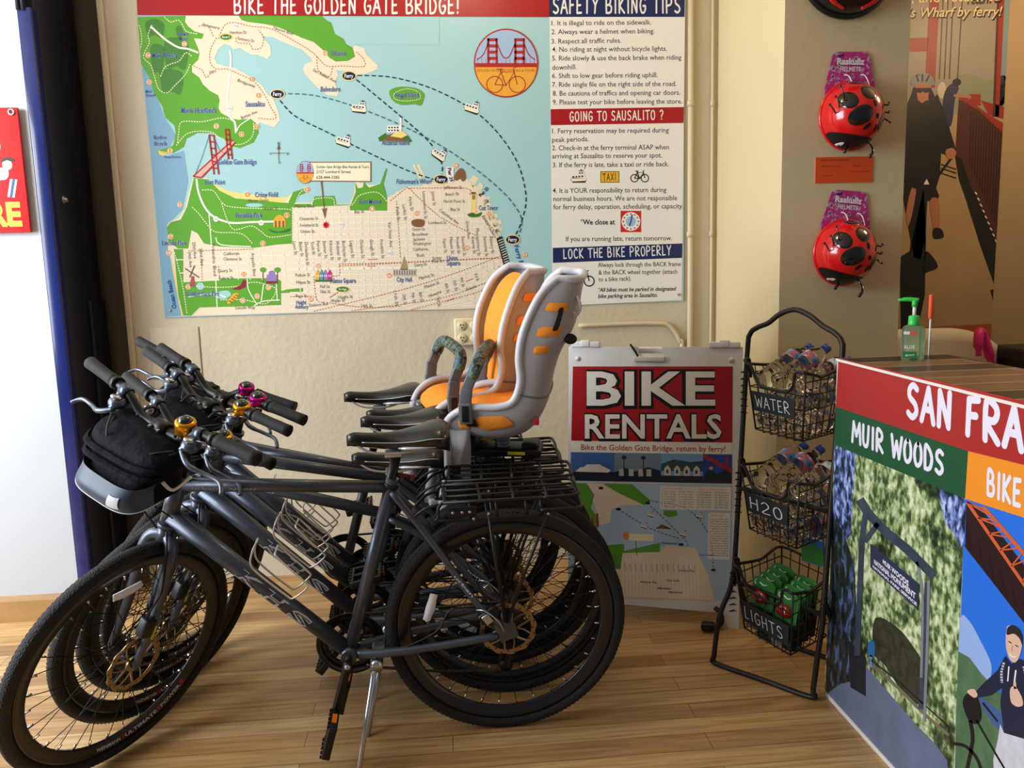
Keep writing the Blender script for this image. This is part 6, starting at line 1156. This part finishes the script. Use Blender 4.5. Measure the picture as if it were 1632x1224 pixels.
for k in range(13): A.line(M_BK, [(1548 + k * 4.3, 178 + k * 2.6), (1545 + k * 4, 262 + k * 9)], 1.2, lv=6)
A.poly(M_BK, [(1522, 248), (1532, 252), (1545, 290), (1592, 385), (1585, 452), (1562, 390), (1540, 320), (1528, 285)], 0, 6); A.poly(M_BK, [(1578, 462), (1586, 461), (1584, 478)], 0, 6)
for k in range(9): A.line(W_, [(1554 + k * 4, 306 + k * 9.5), (1557 + k * 4, 310 + k * 9.5)], 2, lv=7)
A.poly(mat('mural_blue', (40, 40, 78), .45), [(1508, 142), (1520, 132), (1528, 140), (1522, 158), (1516, 200), (1502, 196), (1503, 160)], 3, 6); A.disc(M_BK, 1525, 131, 7, 6, lv=7); A.line(M_SK, [(1520, 152), (1548, 155)], 4, lv=7); A.poly(mat('mural_pale', (200, 190, 170), .45), [(1494, 140), (1502, 130), (1508, 140), (1504, 155), (1497, 155)], 3, 5)
# the rider
A.poly(M_BK, [(1446, 165), (1453, 150), (1462, 160), (1484, 160), (1494, 150), (1502, 170), (1512, 200), (1524, 240), (1514, 250), (1500, 244), (1498, 280), (1492, 300), (1497, 312), (1492, 322), (1478, 320), (1474, 400), (1470, 415), (1456, 410), (1440, 320), (1430, 290), (1438, 240), (1440, 200)], 0, 8)
A.poly(M_SK, [(1458, 140), (1460, 130), (1482, 130), (1483, 145), (1477, 158), (1470, 164), (1463, 158)], 3, 9); A.poly(M_BK, [(1457, 140), (1484, 140), (1483, 147), (1473, 148), (1471, 145), (1468, 148), (1459, 147)], 0, 10); A.poly(M_BK, [(1453, 150), (1458, 138), (1462, 160), (1456, 172)], 3, 9); A.poly(M_BK, [(1482, 138), (1491, 160), (1484, 172), (1480, 158)], 3, 9)
A.poly(mat('mural_helmet', (120, 128, 138), .4), [(1452, 136), (1454, 124), (1464, 117), (1478, 117), (1487, 124), (1489, 136), (1470, 132)], 3, 10)
for a, c in (((1460, 120), (1464, 130)), ((1470, 118), (1470, 130)), ((1481, 120), (1476, 130))): A.line(M_BK, [a, c], 2.6, lv=11)
A.disc(M_RED, 1463, 120, 3, 2, lv=11); A.line(M_SK, [(1464, 152), (1471, 155), (1476, 152)], 1.6, lv=11); A.poly(M_SK, [(1507, 240), (1518, 236), (1524, 243), (1520, 252), (1510, 252)], 3, 10)
A.poly(M_SK, [(1482, 320), (1496, 318), (1498, 350), (1496, 368), (1488, 366)], 3, 9); A.poly(M_BK, [(1488, 364), (1500, 365), (1504, 378), (1488, 380)], 3, 10); A.poly(M_SK, [(1452, 302), (1460, 300), (1456, 330), (1448, 360), (1444, 340)], 3, 9)
A.line(M_BK, [(1440, 294), (1478, 298), (1522, 244)], 4, 3, lv=9); A.poly(M_BK, [(1462, 300), (1472, 300), (1476, 380), (1474, 470), (1462, 530), (1436, 530), (1434, 410), (1450, 400)], 0, 8); A.poly(M_BK, [(1474, 402), (1484, 406), (1495, 425), (1480, 433), (1470, 434)], 3, 8); A.poly(W_, [(1472, 294), (1477, 285), (1481, 294)], 0, 11)
for y in (262, 268, 276): A.line(M_BK, [(1500, y), (1524, y + 8)], 2, lv=5)
A.text(M_BK, "return to", 1542, 7, 1598, 4, 17, bold=.02, italic=.3, lv=11); A.text(M_TX, "Ride to Sausalito, and return to", 1290, 8, 1596, 1, 17, bold=.01, italic=.3, lv=12); A.text(M_BK, "Fisherman's Wharf by ferry!", 1362, 31, 1600, 27, 16, bold=.02, italic=.3, lv=11); A.text(M_TX, "Fisherman's Wharf by ferry!", 1361, 29, 1598, 25, 16, bold=.01, italic=.3, lv=12)
A.poly(mat('mural_orange_band', (176, 84, 40), .45), [(1380, 526), (1582, 516), (1581, 545), (1380, 555)], 0, 6)
def clipx(v): return (min(v[0], c1.x + .002), v[1], v[2])
A.mb.v = [(max(1.98, min(c1.x, x)), y, max(c2.z, min(2.6, z))) for x, y, z in A.mb.v]; A.build('photo_print', mural)
# ------------------------------------------------------------------ helmets on the column
m_hred = mat('helmet_red', (218, 22, 26), .22, coat=.6); m_hblk = mat('helmet_black', (16, 16, 17), .15, coat=.8); m_tagp = ramp_mat('hang_tag_pink', [(.42, (196, 40, 130)), (.54, (176, 60, 140)), (.60, (214, 180, 206)), (.66, (110, 50, 110))], 60, 3, .4)
CYF = 2.98
def make_helmet():
    root = empty('ladybug_helmet'); rx, rz, dp = .115, .122, .135
    def S(x, z, lift=0): q = max(0.0, 1 - x * x - z * z); k = 1 + lift; return Vector((x * rx * k, -.012 - dp * math.sqrt(q) * k, z * rz * k))
    b = MB()
    def dome(i, j): a = 2 * math.pi * i; r = math.sin(j * math.pi / 2); return S(r * math.cos(a) * .9999, r * math.sin(a) * .9999)
    b.grid(dome, 40, 16, True); b.tube([Vector((rx * math.cos(2 * math.pi * k / 40), -.012, rz * math.sin(2 * math.pi * k / 40))) for k in range(40)], .007, 8, closed=True); b.build('shell', m_hred, root)
    def spot(name, cx_, cz_, a, c, rot=0, lift=.012, m=m_hblk, n=24):
        b = MB(); t = R_(rot)
        def fn(i, j):
            p = 2 * math.pi * i; u, v = a * math.cos(p) * j, c * math.sin(p) * j; x, z = cx_ + u * math.cos(t) - v * math.sin(t), cz_ + u * math.sin(t) + v * math.cos(t)
            r = math.hypot(x, z)
            if r > .995: x, z = x / r * .995, z / r * .995
            return S(x, z, lift if j < .95 else 0.002)
        b.grid(fn, n, 7, True); return b.build(name, m, root)
    for q in ((.12, .54, .26, .225, 0), (-.50, .33, .24, .26, 30), (-.18, -.13, .38, .28, 22), (.79, .43, .14, .25, 22), (.69, -.27, .18, .31, -22), (-.02, .91, .27, .075, 0)): spot('spot', *q)
    for q in ((.26, .21, .06, .11, 15), (.65, .15, .05, .11, -35), (.37, -.15, .075, .075, 0), (.05, -.45, .13, .06, 38), (.40, -.48, .06, .10, -15)): spot('vent', *q, lift=.004, m=mat('vent_black', (12, 8, 8), .8))
    b = MB(); N = 24
    def face(i, j):
        x = -.84 + 1.36 * i; zt = -.50 - .24 * i - .05 * math.sin(math.pi * i); zb = -math.sqrt(max(0, 1 - x * x)) * .998; zt = max(zt, zb); z = zt + (zb - zt) * j; return S(x, z, .010)
    b.grid(face, N, 8); b.build('face', mat('helmet_face_black', (15, 15, 16), .45), root)
    e = spot('eye', -.46, -.865, .095, .05, 0, .022, mat('eye_white', (226, 226, 220), .3)); b = MB(); b.ball(S(-.46, -.865, .05), (.005, .004, .0035)); b.build('pupil', m_hblk, e)
    for P in (((-.24, -.93), (-.34, -1.02, .02), (-.48, -1.12, .03)), ((.33, -.83), (.42, -1.0, .03), (.36, -1.18, .05), (.28, -1.30, .05))):
        p0 = S(*P[0], .01); pts = [p0] + [Vector((x * rx, -.012 - .05 - y, z * rz)) for x, z, y in P[1:]]; b = MB(); sp_ = spline(pts, 5); b.tube(sp_, [.0035 + .0035 * (k / len(sp_)) ** 2 for k in range(len(sp_))], 8); b.ball(sp_[-1], .0075); b.build('antenna', m_hblk, root)
    for (x, z), (x2, z2) in (((-.62, .34), (-.80, .72)), ((-.74, .16), (-.92, .44)), ((-.82, .0), (-1.06, .22)), ((.90, .26), (1.04, .30)), ((.94, .06), (1.06, .04)), ((.92, -.14), (1.08, -.26))):
        p0 = S(x, z, .01); p1 = Vector((x2 * rx, p0.y - .012, z2 * rz)); b = MB(); b.tube(spline([p0, p0.lerp(p1, .5) + Vector((0, -.012, -.006)), p1], 4), .0028, 7); b.ball(p1, .0052); b.build('bug_leg', m_hblk, root)
    b = MB(); b.prism([(-.095, .075), (.096, .075), (.100, .10), (.070, .222), (.054, .232), (-.054, .232), (-.070, .222), (-.098, .10)], .002, Matrix.Translation((0, -.003, 0)) @ Matrix.Rotation(R_(90), 4, 'X')); tg = b.build('hang_tag', m_tagp, root)
    f_ = Flat(lambda u, v, l: Vector((u, -.0056 - l, v))); f_.text(mat('tag_white', (238, 226, 236), .4), 'Raskullz', -.054, -.188, .054, -.186, .023, bold=.05, lv=2); f_.text(mat('tag_purple', (96, 26, 96), .4), 'Raskullz', -.056, -.186, .052, -.184, .023, bold=.06, lv=1); f_.text(MATS['tag_white'], 'HELMETS', -.040, -.163, .040, -.162, .017, bold=.02, lv=2)
    f_.poly(mat('tag_indigo', (70, 30, 120), .4), [(-.05, -.220), (-.03, -.225), (-.028, -.216), (-.048, -.212)], 0, 2); f_.build('lettering', tg)
    for x in (-.012, .052):
        b = MB(); b.tube(spline([(x - .012, -.005, .150), (x + .002, -.012, .145), (x + .012, -.02, .12), (x + .012, -.03, .095)], 5), .0022, 6); b.build('tag_loop', MATS['white_plastic'], tg)
    return root
h0_ = make_helmet()
for k, (x, z, tl, lab) in enumerate(((1.479, 1.832, 0, 'ladybug helmet with pink tag hung above the orange card on the column'), (1.471, 1.358, 5, 'ladybug helmet with pink tag hung below the orange card on the column'))):
    r = h0_ if k == 0 else copy_tree(h0_); r.matrix_world = Matrix.Translation((x, CYF - .001, z)) @ Matrix.Rotation(R_(tl), 4, 'Y') @ Matrix.Scale(.94, 4); tag(r, lab, 'helmet', 'ladybug helmets on the column')
b = MB(); b.box((1.469, CYF - .0015, 1.649), (.212, .003, .090)); oc = tag(b.build('orange_card', mat('card_orange', (226, 84, 30), .5)), 'orange price card pinned to the column between the two ladybug helmets', 'card')
f_ = Flat(lambda u, v, l: Vector((u, CYF - .0032 - l, v))); DC = mat('card_ink', (132, 44, 18), .6)
for t, u, v, l, h in (('HELMET POLICY FOR RENTALS', 1.382, 1.680, .10, .006), ('All riders under 18 must', 1.385, 1.660, .07, .005), ('wear', 1.50, 1.660, .03, .006), ('a helmet at all times', 1.49, 1.640, .07, .005), ('Thank you', 1.385, 1.628, .04, .005)): f_.text(DC, t, u, -v, u + l, -v, h, lv=1)
f_.build('lettering', oc)
# black and red helmet at the top of the picture
top = empty('road_helmet', Matrix.Translation((1.452, CYF - .001, 2.325)), 'black helmet with red accents hung at the top of the column', 'helmet')
def dm(i, j): a = 2 * math.pi * i; r = math.sin(j * math.pi / 2); return Vector((.158 * r * math.cos(a), -.014 - .12 * math.cos(j * math.pi / 2), .158 * r * math.sin(a)))
b = MB(); b.grid(dm, 40, 12, True); b.tube([Vector((.16 * math.cos(2 * math.pi * k / 40), -.014, .16 * math.sin(2 * math.pi * k / 40))) for k in range(40)], .012, 8, closed=True); b.build('shell', mat('helmet_satin', (18, 18, 20), .35, coat=.3), top)
for s in (-1, 1):
    for k in range(3):
        b = MB(); b.tube(spline([dm((-.25 + s * .03) % 1, .78 - k * .2) + Vector((s * .004, -.004, 0)), dm((-.25 + s * .09) % 1, .72 - k * .2) + Vector((0, -.004, 0)), dm((-.25 + s * .15) % 1, .66 - k * .2) + Vector((0, -.004, 0))], 5), [.006] * 4 + [.009] * 4 + [.004] * 3, 8); b.build('red_accent', m_hred, top)
# ------------------------------------------------------------------ red sign on the white wall
sg = empty('red_wall_sign', Matrix.Translation((-1.80, 3.395, 1.738)), 'red shop sign with yellow letters and corner grommet on the white wall', 'sign')
S_RED = mat('sign_red', (196, 34, 38), .4); b = MB(); b.box((0, -.012, 0), (.60, .014, .452), None, .002); o = b.build('sign_board', S_RED, sg)
f_ = Flat(lambda u, v, l: Vector((u, -.0195 - l, v))); YEL = mat('sign_yellow', (246, 218, 60), .4)
f_.text(YEL, 'RENT HERE', -.27, .198, .273, .198, .085, bold=.045, lv=1); f_.text(W_, 'BIKES', -.25, -.06, .226, -.06, .13, handw=.22, lv=1); f_.text(W_, 'BY DAY', -.25, .09, .18, .09, .06, handw=.22, lv=1)
f_.line(BLUE, [(.245, .095), (.262, .03)], .008, lv=2); f_.line(W_, [(.235, .095), (.252, .03)], .008, lv=2); f_.line(W_, [(.252, .097), (.269, .032)], .008, lv=2)
f_.disc(mat('sign_skin', (238, 196, 170), .5), .243, -.022, .018, .02, lv=3); f_.poly(HAIR, [(.222, -.03), (.235, -.048), (.262, -.046), (.27, -.034), (.255, -.034), (.243, -.038)], 3, 4); f_.poly(W_, [(.20, .0), (.225, -.012), (.245, .002), (.235, .03), (.20, .03)], 3, 2)
f_.build('lettering', o)
b = MB(); b.lathe([(.006, 0), (.013, 0), (.013, .003), (.008, .004), (.006, .002)], axis_to((.278, -.019, .21), (.278, -1, .21)), 18, True); b.build('grommet', m_alu, sg)
